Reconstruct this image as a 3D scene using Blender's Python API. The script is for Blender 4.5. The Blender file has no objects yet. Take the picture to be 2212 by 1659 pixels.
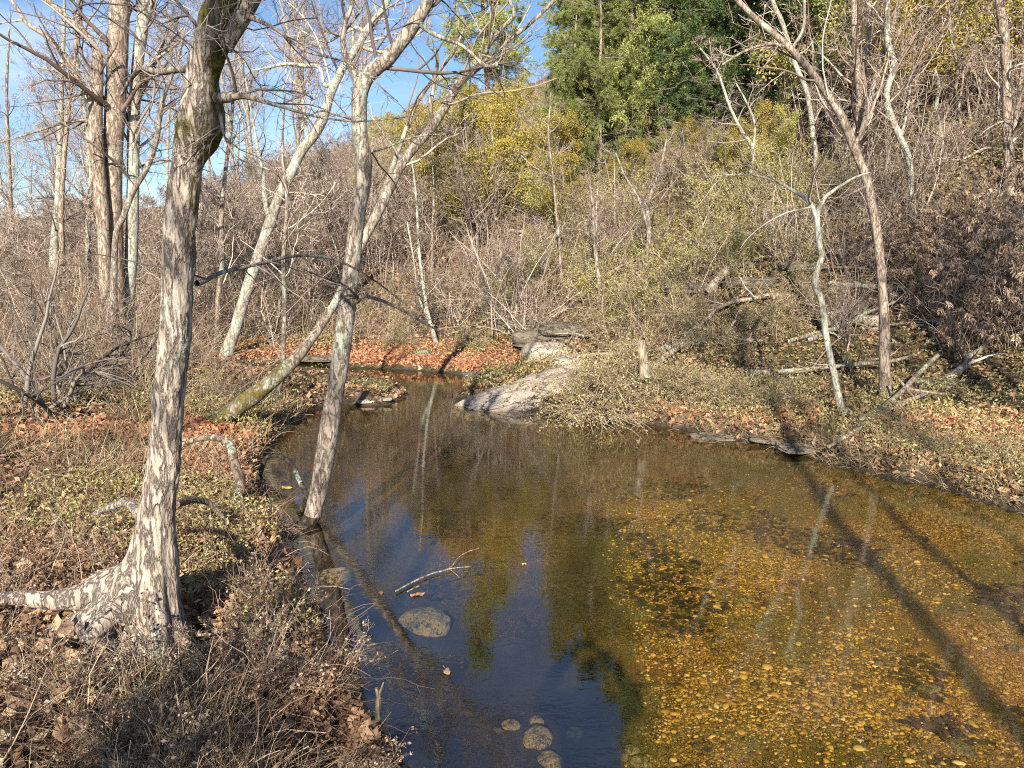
import bpy, math
import numpy as np
rng = np.random.default_rng(7)
R_ = math.radians
sc = bpy.context.scene
COL = sc.collection

# ------------------------------------------------------------------ camera, sky, sun, exposure
H = 2.5
PITCH = 9.2
F = 1671.0                                  # focal length in pixels of a 2212 px wide picture
cam_d = bpy.data.cameras.new("camera")
cam_d.sensor_width = 36.0
cam_d.lens = 36.0 * F / 2212.0
cam_d.clip_start = 0.02
cam_d.clip_end = 2000
cam = bpy.data.objects.new("camera", cam_d)
cam.location = (0, 0, H)
cam.rotation_euler = (R_(90 - PITCH), 0, 0)
COL.objects.link(cam)
sc.camera = cam

SUN_EL, SUN_AZ = 27.5, 5.5                  # light travels to +Y, slightly to +X
sun_d = bpy.data.lights.new("sun", 'SUN')
sun_d.energy = 5.0
sun_d.angle = R_(0.55)
sun_d.color = (1.0, 0.93, 0.82)
sun = bpy.data.objects.new("sun", sun_d)
sun.rotation_euler = (R_(90 - SUN_EL), 0, R_(-SUN_AZ))
COL.objects.link(sun)

world = bpy.data.worlds.new("World")
sc.world = world
world.use_nodes = True
wn = world.node_tree
wn.nodes.clear()
w_out = wn.nodes.new('ShaderNodeOutputWorld')
w_bg = wn.nodes.new('ShaderNodeBackground')
w_sky = wn.nodes.new('ShaderNodeTexSky')
w_sky.sky_type = 'NISHITA'
w_sky.sun_disc = False
w_sky.sun_elevation = R_(SUN_EL)
w_sky.sun_rotation = R_(180 + SUN_AZ)
w_sky.air_density = 1.0
w_sky.dust_density = 0.2
w_sky.ozone_density = 5.0
# thin high cloud, mixed by direction
w_geo = wn.nodes.new('ShaderNodeTexCoord')
w_map = wn.nodes.new('ShaderNodeMapping')
w_map.inputs['Scale'].default_value = (1.2, 1.2, 5.0)
w_noise = wn.nodes.new('ShaderNodeTexNoise')
w_noise.inputs['Scale'].default_value = 2.2
w_noise.inputs['Detail'].default_value = 6
w_noise.inputs['Roughness'].default_value = 0.62
w_ramp = wn.nodes.new('ShaderNodeValToRGB')
w_ramp.color_ramp.elements[0].position = 0.45
w_ramp.color_ramp.elements[0].color = (0, 0, 0, 1)
w_ramp.color_ramp.elements[1].position = 0.70
w_ramp.color_ramp.elements[1].color = (0.5, 0.5, 0.5, 1)
w_mix = wn.nodes.new('ShaderNodeMixRGB')
w_mix.inputs['Color2'].default_value = (6.5, 7.4, 10.0, 1)
wn.links.new(w_geo.outputs['Generated'], w_map.inputs['Vector'])
wn.links.new(w_map.outputs['Vector'], w_noise.inputs['Vector'])
wn.links.new(w_noise.outputs['Fac'], w_ramp.inputs['Fac'])
wn.links.new(w_ramp.outputs['Color'], w_mix.inputs['Fac'])
wn.links.new(w_sky.outputs['Color'], w_mix.inputs['Color1'])
wn.links.new(w_mix.outputs['Color'], w_bg.inputs['Color'])
w_bg.inputs['Strength'].default_value = 0.08
wn.links.new(w_bg.outputs['Background'], w_out.inputs['Surface'])

sc.view_settings.view_transform = 'Standard'
sc.view_settings.look = 'None'
sc.view_settings.exposure = 1.0
sc.view_settings.gamma = 1.0
sc.cycles.max_bounces = 8
sc.cycles.diffuse_bounces = 1
sc.cycles.glossy_bounces = 3
sc.cycles.transparent_max_bounces = 12
sc.cycles.use_denoising = False
sc.cycles.filter_width = 1.1

# ------------------------------------------------------------------ helpers
CT, ST = math.cos(R_(PITCH)), math.sin(R_(PITCH))

def ray(px, py):
    x, y = (px - 1106) / F, -(py - 829.5) / F
    return np.array([x, CT + y * ST, -ST + y * CT])

def G(px, py, z=0.0):
    d = ray(px, py)
    t = (z - H) / d[2]
    return np.array([d[0] * t, d[1] * t, z])

def P(px, py, Y):
    d = ray(px, py)
    t = Y / d[1]
    return np.array([d[0] * t, Y, H + d[2] * t])

def sstep(a, b, x):
    t = np.clip((x - a) / (b - a), 0, 1)
    return t * t * (3 - 2 * t)

_tab = np.random.default_rng(99).random(8192)
def vnoise(p, seed=0):
    p = np.asarray(p, float)
    i = np.floor(p).astype(np.int64)
    f = p - i
    f = f * f * (3 - 2 * f)
    out = 0
    for dx in (0, 1):
        for dy in (0, 1):
            for dz in (0, 1):
                h = ((i[..., 0] + dx) * 73856093 ^ (i[..., 1] + dy) * 19349663 ^ (i[..., 2] + dz) * 83492791 ^ seed * 2654435) & 8191
                w = (f[..., 0] if dx else 1 - f[..., 0]) * (f[..., 1] if dy else 1 - f[..., 1]) * (f[..., 2] if dz else 1 - f[..., 2])
                out = out + w * _tab[h]
    return out

def fbm(p, o=4, seed=0):
    p = np.asarray(p, float)
    s, a, t = 0, 1.0, 0
    for k in range(o):
        s = s + a * vnoise(p * 2 ** k + 17.3 * k, seed + k)
        t += a
        a *= 0.5
    return s / t * 2 - 1

def f2(x, y, s, o=4, seed=0):
    return fbm(np.stack([x * s, y * s, 0 * x + 3.1], -1), o, seed)

def norm(v):
    return v / np.maximum(np.linalg.norm(v, axis=-1, keepdims=True), 1e-9)

def polydist(x, y, pts, closed=True):
    """distance to a polyline and, if closed, inside flag"""
    best = np.full(x.shape, 1e9)
    inside = np.zeros(x.shape, bool)
    n = len(pts)
    for i in range(n if closed else n - 1):
        ax, ay = pts[i]
        bx, by = pts[(i + 1) % n]
        ex, ey = bx - ax, by - ay
        t = np.clip(((x - ax) * ex + (y - ay) * ey) / (ex * ex + ey * ey), 0, 1)
        best = np.minimum(best, np.hypot(x - ax - t * ex, y - ay - t * ey))
        if closed:
            c = (ay > y) != (by > y)
            with np.errstate(divide='ignore', invalid='ignore'):
                xi = ex * (y - ay) / (ey if ey else 1e-9) + ax
            inside ^= c & (x < xi)
    return best, inside

px_bank_left = [(880, 1659), (820, 1560), (752, 1500), (735, 1430), (690, 1330), (650, 1250), (628, 1190), (640, 1150), (560, 1130),
                (585, 1070), (572, 1010), (600, 950), (650, 905), (690, 880), (740, 872), (800, 878), (850, 872), (885, 852), (870, 842), (800, 828),
                (700, 822), (600, 818), (520, 808), (500, 796), (560, 787)]
px_bank_right = [(640, 784), (700, 787), (760, 795), (830, 797), (900, 801), (970, 806), (1030, 815), (1040, 826), (1000, 845), (985, 862),
                 (1040, 872), (1100, 880), (1160, 888), (1220, 897), (1300, 908), (1400, 917), (1480, 931), (1560, 944), (1610, 957), (1660, 966),
                 (1740, 984), (1790, 1005), (1850, 1018), (1920, 1036), (2000, 1050), (2100, 1076), (2212, 1112)]
WATER = [(-0.6, 1.5)] + [tuple(G(*p)[:2]) for p in px_bank_left] + [tuple(G(*p)[:2]) for p in px_bank_right] + \
        [(7.5, 6.2), (10, 4.5), (12, 0), (12, -6), (9, -6), (8, -2), (6.0, 0.2), (3, 1.3), (0.6, 1.35)]
FOOT = [(60, -10), (22, 5.5), (13, 9), (8.5, 11), (6.3, 12.2), (4.3, 12.6), (2.8, 13.2), (1.6, 14.6), (0, 16.8), (-2, 19.0), (-6, 21.5), (-11, 25),
        (-18, 32), (-30, 44), (-60, 66), (-120, 100)]
HILLPOLY = FOOT + [(-120, 500), (400, 500), (400, -10)]

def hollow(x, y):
    # hollows added to the near left bank to deepen its shade
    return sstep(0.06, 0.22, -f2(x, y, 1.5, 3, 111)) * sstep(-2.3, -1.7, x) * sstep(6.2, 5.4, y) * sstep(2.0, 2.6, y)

def terrain(x, y):
    x = np.asarray(x, float); y = np.asarray(y, float)
    wob = 0.10 * f2(x, y, 1.7, 3, 5) * (1 - 0.7 * sstep(11, 13, y) * sstep(0, -1, x))
    d, ins = polydist(x, y, WATER)
    d = np.where(ins, -d, d) + wob * np.clip(y / 8, 0.3, 1)
    s, hin = polydist(x, y, HILLPOLY)
    s = np.where(hin, s, 0.0)
    # dry side: a low cut bank, then flat; steeper where the banks are cut
    bank = 0.20 * sstep(0.0, 0.22, d) + 0.22 * sstep(0.1, 1.8, d) + 0.2 * sstep(2, 9, d)
    back = sstep(1.6, 0.2, y) * sstep(-3.2, -0.8, x) * sstep(9, 5, x)
    bank = bank + back * 0.42 * sstep(0.0, 1.0, d)
    bank = bank + 0.10 * f2(x, y, 0.8, 4, 11) * sstep(0.2, 1.5, d) + 0.035 * f2(x, y, 4.0, 3, 12)
    bank = bank - 0.24 * hollow(x, y) * sstep(0.1, 0.4, d)
    hill = 0.50 * np.minimum(s, 15) + 0.30 * np.clip(s - 15, 0, 60)
    hill = hill * sstep(0, 3, s) ** 0.5
    lump = f2(x, y, 0.22, 4, 21)
    hill = hill * (1 - 0.5 * sstep(-6, -40, x))
    hill = hill * (1 + 0.10 * lump) + 0.5 * f2(x, y, 0.5, 4, 22) * sstep(1, 6, s)
    terr = np.abs(((hill + 0.7 * lump) * 0.8) % 1 - 0.5) * 2           # rock terraces
    hill = hill + 0.28 * (terr - 0.5) * sstep(2, 6, s)
    far = 0.02 * np.clip(np.hypot(x, y) - 70, 0, 400) * (1 - sstep(0, 30, s))
    land = bank + hill + far
    bar = np.maximum(1 - sstep(0.0, 0.9, polydist(x, y, [tuple(G(690, 845)[:2]), tuple(G(850, 858)[:2])], False)[0]), 0)
    land = np.where(bar > 0.25, np.minimum(land, 0.05 + 0.03 * f2(x, y, 3.0, 3, 2)), land)
    depth = 0.03 + 0.22 * sstep(0, 1.4, -d) + 0.14 * sstep(1.5, 5, -d) + 0.20 * sstep(9, 5, y) * sstep(1.8, -0.5, x) * sstep(0, 0.7, -d)
    depth = depth * (1 + 0.18 * f2(x, y, 0.5, 3, 8)) + 0.015 * f2(x, y, 5, 3, 9)
    z = np.where(d > 0, land, -depth * sstep(0, 0.12, -d))
    return z, d, s

def ground(x, y):
    return float(terrain(np.array([x]), np.array([y]))[0][0])

def hit(px, py, lo=2.0, hi=120.0):
    """the point where a sight line of the photograph meets the terrain: used once to place real things on it"""
    d = ray(px, py)
    t = np.geomspace(lo, hi, 1500)
    X, Y, Z = d[0] * t, d[1] * t, H + d[2] * t
    z = terrain(X, Y)[0]
    k = np.argmax(Z < z)
    if not (Z < z).any():
        k = -1
    return np.array([X[k], Y[k], z[k]])

class MB:
    def __init__(s):
        s.v, s.f, s.r, s.n = [], {3: [], 4: []}, [], 0
    def add(s, v, f, r):
        v = np.asarray(v, np.float32).reshape(-1, 3)
        f = np.asarray(f, np.int64)
        s.f[f.shape[1]].append(f + s.n)
        s.v.append(v)
        s.r.append(np.broadcast_to(np.asarray(r, np.float32), (len(v),)) if np.ndim(r) == 0 else np.asarray(r, np.float32).ravel())
        s.n += len(v)
        return s
    def tubes(s, Pn, Rn, sides=3, rnd=None, cap=False):
        Pn = np.asarray(Pn, float); Rn = np.asarray(Rn, float)
        if Pn.ndim == 2:
            Pn, Rn = Pn[None], Rn[None]
        if cap:
            Pn = np.concatenate([Pn[:, :1], Pn, Pn[:, -1:]], 1)
            Rn = np.concatenate([Rn[:, :1] * 0.02, Rn, Rn[:, -1:] * 0.02], 1)
        n, k = Rn.shape
        T = np.gradient(Pn, axis=1)
        if cap:
            T[:, 0] = T[:, 1] = Pn[:, 2] - Pn[:, 1]
            T[:, -1] = T[:, -2] = Pn[:, -2] - Pn[:, -3]
        T = norm(T)
        ref = np.eye(3)[np.argmin(np.abs(T).mean(1), axis=-1)]
        N1 = norm(np.cross(T, ref[:, None, :]))
        N2 = np.cross(T, N1)
        a = np.arange(sides) * 2 * math.pi / sides
        V = Pn[:, :, None, :] + Rn[:, :, None, None] * (np.cos(a)[None, None, :, None] * N1[:, :, None, :] + np.sin(a)[None, None, :, None] * N2[:, :, None, :])
        idx = np.arange(n * k * sides).reshape(n, k, sides)
        A, B = idx[:, :-1, :], idx[:, 1:, :]
        fa = np.stack([A, np.roll(A, -1, 2), np.roll(B, -1, 2), B], -1).reshape(-1, 4)
        if rnd is None:
            rnd = rng.random(n)
        rr = np.broadcast_to(np.asarray(rnd, float).reshape(-1, 1, 1), (n, k, sides))
        return s.add(V.reshape(-1, 3), fa, rr.ravel())
    def leaves(s, C, size, rnd=None, flat=0.6, aspect=0.6, bend=0.25, dirs=None):
        """bent four-triangle leaves at points C"""
        C = np.asarray(C, float); n = len(C)
        size = np.broadcast_to(np.asarray(size, float), (n,))
        N = norm(rng.normal(size=(n, 3)) * (1 - flat) + np.array([0, 0, 1.0]) * flat)
        U = rng.normal(size=(n, 3)) if dirs is None else np.asarray(dirs, float)
        if dirs is not None:
            N = norm(rng.normal(size=(n, 3)))
        U = norm(U)
        N = norm(N - (N * U).sum(-1, keepdims=True) * U) if dirs is not None else N
        U = norm(U - (U * N).sum(-1, keepdims=True) * N)
        W = np.cross(N, U)
        h = size[:, None] / 2
        V = np.stack([C - U * h, C + W * h * aspect + N * h * bend * rng.normal(size=(n, 1)) - U * h * .15, C + U * h + N * h * bend * rng.normal(size=(n, 1)),
                      C - W * h * aspect + N * h * bend * rng.normal(size=(n, 1)) - U * h * .15], 1)
        i = np.arange(n)[:, None] * 4
        f = np.concatenate([i + [0, 1, 2], i + [0, 2, 3]])
        if rnd is None:
            rnd = rng.random(n)
        return s.add(V.reshape(-1, 3), f, np.repeat(rnd, 4))
    def build(s, name, mat, parent=None, smooth=True):
        me = bpy.data.meshes.new(name)
        V = np.concatenate(s.v)
        fs = [np.concatenate(s.f[k]) for k in (3, 4) if s.f[k]]
        tot = np.concatenate([np.full(len(f), f.shape[1]) for f in fs])
        li = np.concatenate([f.ravel() for f in fs]).astype(np.int32)
        me.vertices.add(len(V)); me.vertices.foreach_set('co', V.ravel())
        me.loops.add(len(li)); me.loops.foreach_set('vertex_index', li)
        me.polygons.add(len(tot))
        me.polygons.foreach_set('loop_start', np.concatenate([[0], np.cumsum(tot)[:-1]]).astype(np.int32))
        if smooth:
            me.polygons.foreach_set('use_smooth', np.ones(len(tot), bool))
        me.update(calc_edges=True)
        at = me.attributes.new('rnd', 'FLOAT', 'POINT')
        at.data.foreach_set('value', np.concatenate(s.r).astype(np.float32))
        me.materials.append(mat)
        o = bpy.data.objects.new(name, me)
        COL.objects.link(o)
        if parent is not None:
            o.parent = parent
        return o

def tag(o, label=None, cat=None, group=None, kind=None):
    if label: o['label'] = label
    if cat: o['category'] = cat
    if group: o['group'] = group
    if kind: o['kind'] = kind
    return o

def empty(name, loc, label, cat, group=None):
    o = bpy.data.objects.new(name, None)
    o.empty_display_size = 0.3
    o.location = [float(c) for c in loc]
    COL.objects.link(o)
    return tag(o, label, cat, group)

def copy_tree(o, parent=None):
    c = o.copy()
    COL.objects.link(c)
    c.parent = parent
    for ch in [q for q in o.children]:
        copy_tree(ch, c)
    return c

# ------------------------------------------------------------------ materials
def newmat(name):
    m = bpy.data.materials.new(name)
    m.use_nodes = True
    nt = m.node_tree
    b = nt.nodes['Principled BSDF']
    b.inputs['Roughness'].default_value = 0.85
    b.inputs['Specular IOR Level'].default_value = 0.25
    return m, nt, b

def ramp(nt, fac, stops, mode='LINEAR'):
    r = nt.nodes.new('ShaderNodeValToRGB')
    cr = r.color_ramp
    cr.interpolation = mode
    cr.elements[0].position, cr.elements[0].color = stops[0][0], (*stops[0][1], 1)
    cr.elements[1].position, cr.elements[1].color = stops[-1][0], (*stops[-1][1], 1)
    for p, c in stops[1:-1]:
        e = cr.elements.new(p)
        e.color = (*c, 1)
    nt.links.new(fac, r.inputs['Fac'])
    return r.outputs['Color']

def noise(nt, scale, detail=4, rough=0.6, vec=None, typ='Fac', stretch=None, dist=0.0):
    n = nt.nodes.new('ShaderNodeTexNoise')
    n.inputs['Scale'].default_value = scale
    n.inputs['Detail'].default_value = detail
    n.inputs['Roughness'].default_value = rough
    n.inputs['Distortion'].default_value = dist
    if vec is None:
        vec = nt.nodes.new('ShaderNodeTexCoord').outputs['Object']
    if stretch:
        mp = nt.nodes.new('ShaderNodeMapping')
        mp.inputs['Scale'].default_value = stretch
        nt.links.new(vec, mp.inputs['Vector'])
        vec = mp.outputs['Vector']
    nt.links.new(vec, n.inputs['Vector'])
    return n.outputs[typ]

def mixc(nt, fac, a, b):
    m = nt.nodes.new('ShaderNodeMix')
    m.data_type = 'RGBA'
    for s, v in ((0, fac), (6, a), (7, b)):
        if isinstance(v, (int, float)):
            m.inputs[s].default_value = v
        elif isinstance(v, tuple):
            m.inputs[s].default_value = (*v, 1)
        else:
            nt.links.new(v, m.inputs[s])
    return m.outputs[2]

def mult(nt, a, b, op='MULTIPLY'):
    m = nt.nodes.new('ShaderNodeMath')
    m.operation = op
    for s, v in ((0, a), (1, b)):
        if isinstance(v, (int, float)):
            m.inputs[s].default_value = v
        else:
            nt.links.new(v, m.inputs[s])
    return m.outputs[0]

def bump(nt, b, h, strength=0.6, dist=0.02):
    n = nt.nodes.new('ShaderNodeBump')
    n.inputs['Strength'].default_value = strength
    n.inputs['Distance'].default_value = dist
    nt.links.new(h, n.inputs['Height'])
    nt.links.new(n.outputs['Normal'], b.inputs['Normal'])

def attr(nt, name='rnd'):
    a = nt.nodes.new('ShaderNodeAttribute')
    a.attribute_name = name
    return a.outputs['Fac']

def bark(name, dark, mid, light, lichen=0.3, lcol=(0.42, 0.50, 0.38), moss=0.0, scale=18.0, depth=0.02, furrow=0.28):
    m, nt, b = newmat(name)
    rid = noise(nt, scale * 0.62, 5, 0.62, stretch=(1, 1, furrow), dist=0.35)
    rid = mult(nt, mult(nt, rid, 0.5, 'SUBTRACT'), 0.0, 'ADD')
    ab = nt.nodes.new('ShaderNodeMath'); ab.operation = 'ABSOLUTE'; nt.links.new(rid, ab.inputs[0])
    n1 = noise(nt, scale * 0.45, 9, 0.62, stretch=(1, 1, 0.35))
    ed = ramp(nt, ab.outputs[0], [(0.0, (0.0, 0.0, 0.0)), (0.018, (0.45, 0.45, 0.45)), (0.07, (1, 1, 1))])
    hgt = mult(nt, mult(nt, ed, 0.6), mult(nt, n1, 0.9), 'ADD')
    base = ramp(nt, n1, [(0.28, dark), (0.5, mid), (0.72, light)])
    base = mixc(nt, ed, tuple(c * 0.55 for c in dark), base)
    big = noise(nt, 2.3, 6, 0.68, stretch=(1, 1, 0.6))
    lm = ramp(nt, big, [(0.60 - 0.22 * lichen, (0, 0, 0)), (0.66 - 0.22 * lichen, (1, 1, 1))])
    fine = ramp(nt, noise(nt, 28, 3, 0.7), [(0.42, (0, 0, 0)), (0.55, (0.85, 0.85, 0.85))])
    base = mixc(nt, mult(nt, lm, fine), base, lcol)
    if moss > 0:
        ma = attr(nt, 'moss')
        mn = noise(nt, 9, 5, 0.7)
        mm = ramp(nt, mult(nt, ma, mult(nt, mn, 0.9), 'ADD'), [(0.66, (0, 0, 0)), (0.84, (1, 1, 1))])
        mc = ramp(nt, noise(nt, 60, 3, 0.7), [(0.3, (0.045, 0.042, 0.01)), (0.7, (0.19, 0.15, 0.03))])
        base = mixc(nt, mm, base, mc)
    nt.links.new(base, b.inputs['Base Color'])
    b.inputs['Roughness'].default_value = 0.9
    bump(nt, b, hgt, 0.9, depth)
    return m

def fleck(name, stops, trans=0.0, rough=0.7, objvar=True, mode='LINEAR'):
    """colour from the per-leaf / per-twig value"""
    m, nt, b = newmat(name)
    col = ramp(nt, attr(nt), stops, mode)
    if objvar:
        oi = nt.nodes.new('ShaderNodeObjectInfo')
        hs = nt.nodes.new('ShaderNodeHueSaturation')
        nt.links.new(ramp(nt, oi.outputs['Random'], [(0, (0.75,) * 3), (1, (1.25,) * 3)]), hs.inputs['Value'])
        nt.links.new(col, hs.inputs['Color'])
        col = hs.outputs['Color']
    nt.links.new(col, b.inputs['Base Color'])
    b.inputs['Roughness'].default_value = rough
    if trans:
        t = nt.nodes.new('ShaderNodeBsdfTranslucent')
        nt.links.new(col, t.inputs['Color'])
        mx = nt.nodes.new('ShaderNodeMixShader')
        mx.inputs['Fac'].default_value = trans
        nt.links.new(b.outputs[0], mx.inputs[1]); nt.links.new(t.outputs[0], mx.inputs[2])
        nt.links.new(mx.outputs[0], nt.nodes['Material Output'].inputs['Surface'])
    return m

M = {}
M['bark_big'] = bark('furrowed_bark', (0.30, 0.235, 0.18), (0.43, 0.35, 0.275), (0.54, 0.455, 0.365), 0.16, moss=1.0, scale=34, depth=0.03, furrow=0.2)
M['bark_grey'] = bark('grey_bark', (0.13, 0.10, 0.075), (0.34, 0.27, 0.21), (0.60, 0.51, 0.41), 0.22, scale=34, depth=0.012)
M['bark_pale'] = bark('pale_bark', (0.20, 0.17, 0.13), (0.42, 0.37, 0.29), (0.66, 0.58, 0.46), 0.50, lcol=(0.48, 0.56, 0.43), scale=26, depth=0.008)
M['bark_tan'] = bark('tan_bark', (0.15, 0.11, 0.075), (0.38, 0.29, 0.215), (0.62, 0.50, 0.39), 0.12, scale=26, depth=0.01)
M['bark_mossy'] = bark('mossy_bark', (0.12, 0.10, 0.05), (0.31, 0.26, 0.15), (0.52, 0.45, 0.29), 0.1, scale=24, depth=0.012)
M['bark_lean'] = bark('half_mossy_bark', (0.12, 0.09, 0.065), (0.31, 0.25, 0.19), (0.54, 0.46, 0.36), 0.2, moss=1.0, scale=26, depth=0.012)
M['bark_brown'] = bark('brown_root_bark', (0.09, 0.065, 0.045), (0.22, 0.165, 0.115), (0.38, 0.31, 0.23), 0.2, scale=26, depth=0.014)
M['bark_wet'] = bark('wet_bark', (0.02, 0.016, 0.012), (0.06, 0.05, 0.035), (0.13, 0.10, 0.07), 0.1, scale=24, depth=0.012)
M['dead_wood'] = bark('dead_wood', (0.16, 0.12, 0.08), (0.36, 0.29, 0.20), (0.58, 0.50, 0.38), 0.1, scale=30, depth=0.006, furrow=0.1)
M['twig'] = fleck('twig_bark', [(0, (0.09, 0.06, 0.045)), (0.4, (0.26, 0.185, 0.14)), (0.8, (0.49, 0.385, 0.30)), (1, (0.62, 0.53, 0.43))])
M['twig_dark'] = fleck('dark_twig_bark', [(0, (0.06, 0.05, 0.04)), (0.5, (0.15, 0.12, 0.10)), (1, (0.36, 0.31, 0.26))])
M['bramble'] = fleck('bramble_stem', [(0, (0.09, 0.055, 0.04)), (0.35, (0.25, 0.165, 0.11)), (0.75, (0.46, 0.35, 0.235)), (1, (0.62, 0.51, 0.36))], objvar=False)
M['tangle'] = fleck('red_brown_stem', [(0, (0.07, 0.035, 0.025)), (0.4, (0.20, 0.11, 0.07)), (0.8, (0.36, 0.24, 0.16)), (1, (0.52, 0.40, 0.28))], objvar=False)
M['straw'] = fleck('dry_straw', [(0, (0.12, 0.075, 0.04)), (0.4, (0.34, 0.235, 0.12)), (0.85, (0.62, 0.49, 0.28)), (1, (0.78, 0.67, 0.44))], 0.15, objvar=False)
M['olive'] = fleck('olive_leaf', [(0, (0.19, 0.18, 0.04)), (0.45, (0.42, 0.39, 0.11)), (0.8, (0.52, 0.45, 0.15)), (1, (0.60, 0.50, 0.22))], 0.3)
M['ochre'] = fleck('ochre_leaf', [(0, (0.22, 0.18, 0.04)), (0.45, (0.46, 0.37, 0.08)), (0.8, (0.54, 0.39, 0.09)), (1, (0.40, 0.36, 0.10))], 0.3)
M['groundveg'] = fleck('ground_cover_leaf', [(0, (0.12, 0.10, 0.03)), (0.4, (0.33, 0.285, 0.10)), (0.75, (0.48, 0.41, 0.17)), (1, (0.58, 0.50, 0.26))], 0.2, objvar=False)
M['conifer'] = fleck('conifer_needle', [(0, (0.16, 0.19, 0.06)), (0.4, (0.37, 0.41, 0.13)), (0.85, (0.54, 0.56, 0.20)), (1, (0.62, 0.46, 0.17))], 0.4)
M['conifer_dark'] = fleck('dark_conifer_needle', [(0, (0.03, 0.06, 0.02)), (0.5, (0.10, 0.16, 0.05)), (1, (0.26, 0.30, 0.08))], 0.25)
M['litter'] = fleck('fallen_leaf', [(0, (0.10, 0.06, 0.035)), (0.3, (0.27, 0.16, 0.09)), (0.6, (0.44, 0.27, 0.15)), (0.85, (0.58, 0.36, 0.21)), (1, (0.64, 0.52, 0.34))], 0.2, objvar=False)
M['litter_red'] = fleck('russet_fallen_leaf', [(0, (0.20, 0.08, 0.04)), (0.5, (0.50, 0.22, 0.11)), (1, (0.66, 0.36, 0.20))], 0.2, objvar=False)
M['dead_leaf'] = fleck('dead_hanging_leaf', [(0, (0.07, 0.04, 0.025)), (0.5, (0.34, 0.23, 0.15)), (1, (0.62, 0.48, 0.34))], 0.15)
M['green_leaf'] = fleck('green_leaf', [(0, (0.03, 0.06, 0.015)), (0.5, (0.08, 0.14, 0.03)), (1, (0.25, 0.30, 0.06))], 0.25, objvar=False)
M['yellow_leaf'] = fleck('yellow_leaf', [(0, (0.55, 0.36, 0.06)), (1, (0.70, 0.52, 0.12))], 0.2, objvar=False)

def rockmat(name, stops, scale=6.0):
    m, nt, b = newmat(name)
    n = noise(nt, scale, 8, 0.65, stretch=(1, 1, 2.5))
    c = ramp(nt, n, stops)
    sp = ramp(nt, noise(nt, scale * 9, 3, 0.7), [(0.45, (0, 0, 0)), (0.62, (0.7, 0.7, 0.7))])
    c = mixc(nt, sp, c, tuple(min(1, k * 1.3) for k in stops[-1][1]))
    vc = nt.nodes.new('ShaderNodeTexVoronoi'); vc.feature = 'DISTANCE_TO_EDGE'; vc.inputs['Scale'].default_value = scale * 0.45
    nv = noise(nt, scale, 5, 0.7, typ='Color')
    av = nt.nodes.new('ShaderNodeVectorMath'); av.operation = 'MULTIPLY_ADD'; av.inputs[1].default_value = (0.35, 0.35, 0.35)
    nt.links.new(nv, av.inputs[0]); nt.links.new(nt.nodes.new('ShaderNodeTexCoord').outputs['Object'], av.inputs[2])
    mv = nt.nodes.new('ShaderNodeMapping'); mv.inputs['Scale'].default_value = (0.6, 1, 2.8)
    nt.links.new(av.outputs[0], mv.inputs['Vector']); nt.links.new(mv.outputs['Vector'], vc.inputs['Vector'])
    ck = ramp(nt, vc.outputs['Distance'], [(0.0, (0, 0, 0)), (0.035, (1, 1, 1))])
    c = mixc(nt, ck, tuple(k * 0.4 for k in stops[0][1]), c)
    nt.links.new(c, b.inputs['Base Color'])
    bump(nt, b, mult(nt, noise(nt, scale * 3, 8, 0.7), mult(nt, ck, 0.8), 'ADD'), 1.0, 0.04)
    return m
M['rock'] = rockmat('sandstone', [(0.3, (0.22, 0.16, 0.115)), (0.5, (0.42, 0.33, 0.25)), (0.7, (0.58, 0.48, 0.37))])
M['rock_ledge'] = rockmat('weathered_ledge_rock', [(0.3, (0.05, 0.04, 0.03)), (0.5, (0.15, 0.12, 0.085)), (0.7, (0.27, 0.225, 0.16))])
M['rock_dark'] = rockmat('mossy_rock', [(0.3, (0.07, 0.065, 0.04)), (0.5, (0.20, 0.175, 0.12)), (0.7, (0.34, 0.30, 0.21))])
M['rock_wet'] = rockmat('submerged_stone', [(0.3, (0.12, 0.09, 0.045)), (0.5, (0.24, 0.19, 0.09)), (0.7, (0.36, 0.30, 0.17))], 9)

def groundmat():
    m, nt, b = newmat('leafy_soil')
    tc = nt.nodes.new('ShaderNodeNewGeometry').outputs['Position']
    v = nt.nodes.new('ShaderNodeTexVoronoi'); v.inputs['Scale'].default_value = 14
    v.inputs['Randomness'].default_value = 1.0
    nt.links.new(tc, v.inputs['Vector'])
    sep = nt.nodes.new('ShaderNodeSeparateColor'); nt.links.new(v.outputs['Color'], sep.inputs[0])
    leaf = ramp(nt, sep.outputs[0], [(0, (0.03, 0.02, 0.014)), (0.35, (0.085, 0.055, 0.035)), (0.7, (0.17, 0.115, 0.07)), (1, (0.30, 0.22, 0.14))])
    n = noise(nt, 30, 5, 0.7, tc)
    veg = ramp(nt, n, [(0.3, (0.05, 0.04, 0.018)), (0.55, (0.15, 0.125, 0.055)), (0.75, (0.30, 0.26, 0.13))])
    big = ramp(nt, noise(nt, 0.55, 5, 0.65, tc), [(0.44, (0, 0, 0)), (0.58, (0.9, 0.9, 0.9))])
    c = mixc(nt, big, leaf, veg)
    mud_shade = attr(nt, 'mud_shade')
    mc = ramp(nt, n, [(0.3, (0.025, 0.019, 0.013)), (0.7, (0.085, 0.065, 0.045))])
    c = mixc(nt, mud_shade, c, mc)
    nt.links.new(c, b.inputs['Base Color'])
    bump(nt, b, mult(nt, v.outputs['Distance'], n, 'ADD'), 1.0, 0.05)
    return m
M['ground'] = groundmat()

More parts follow.
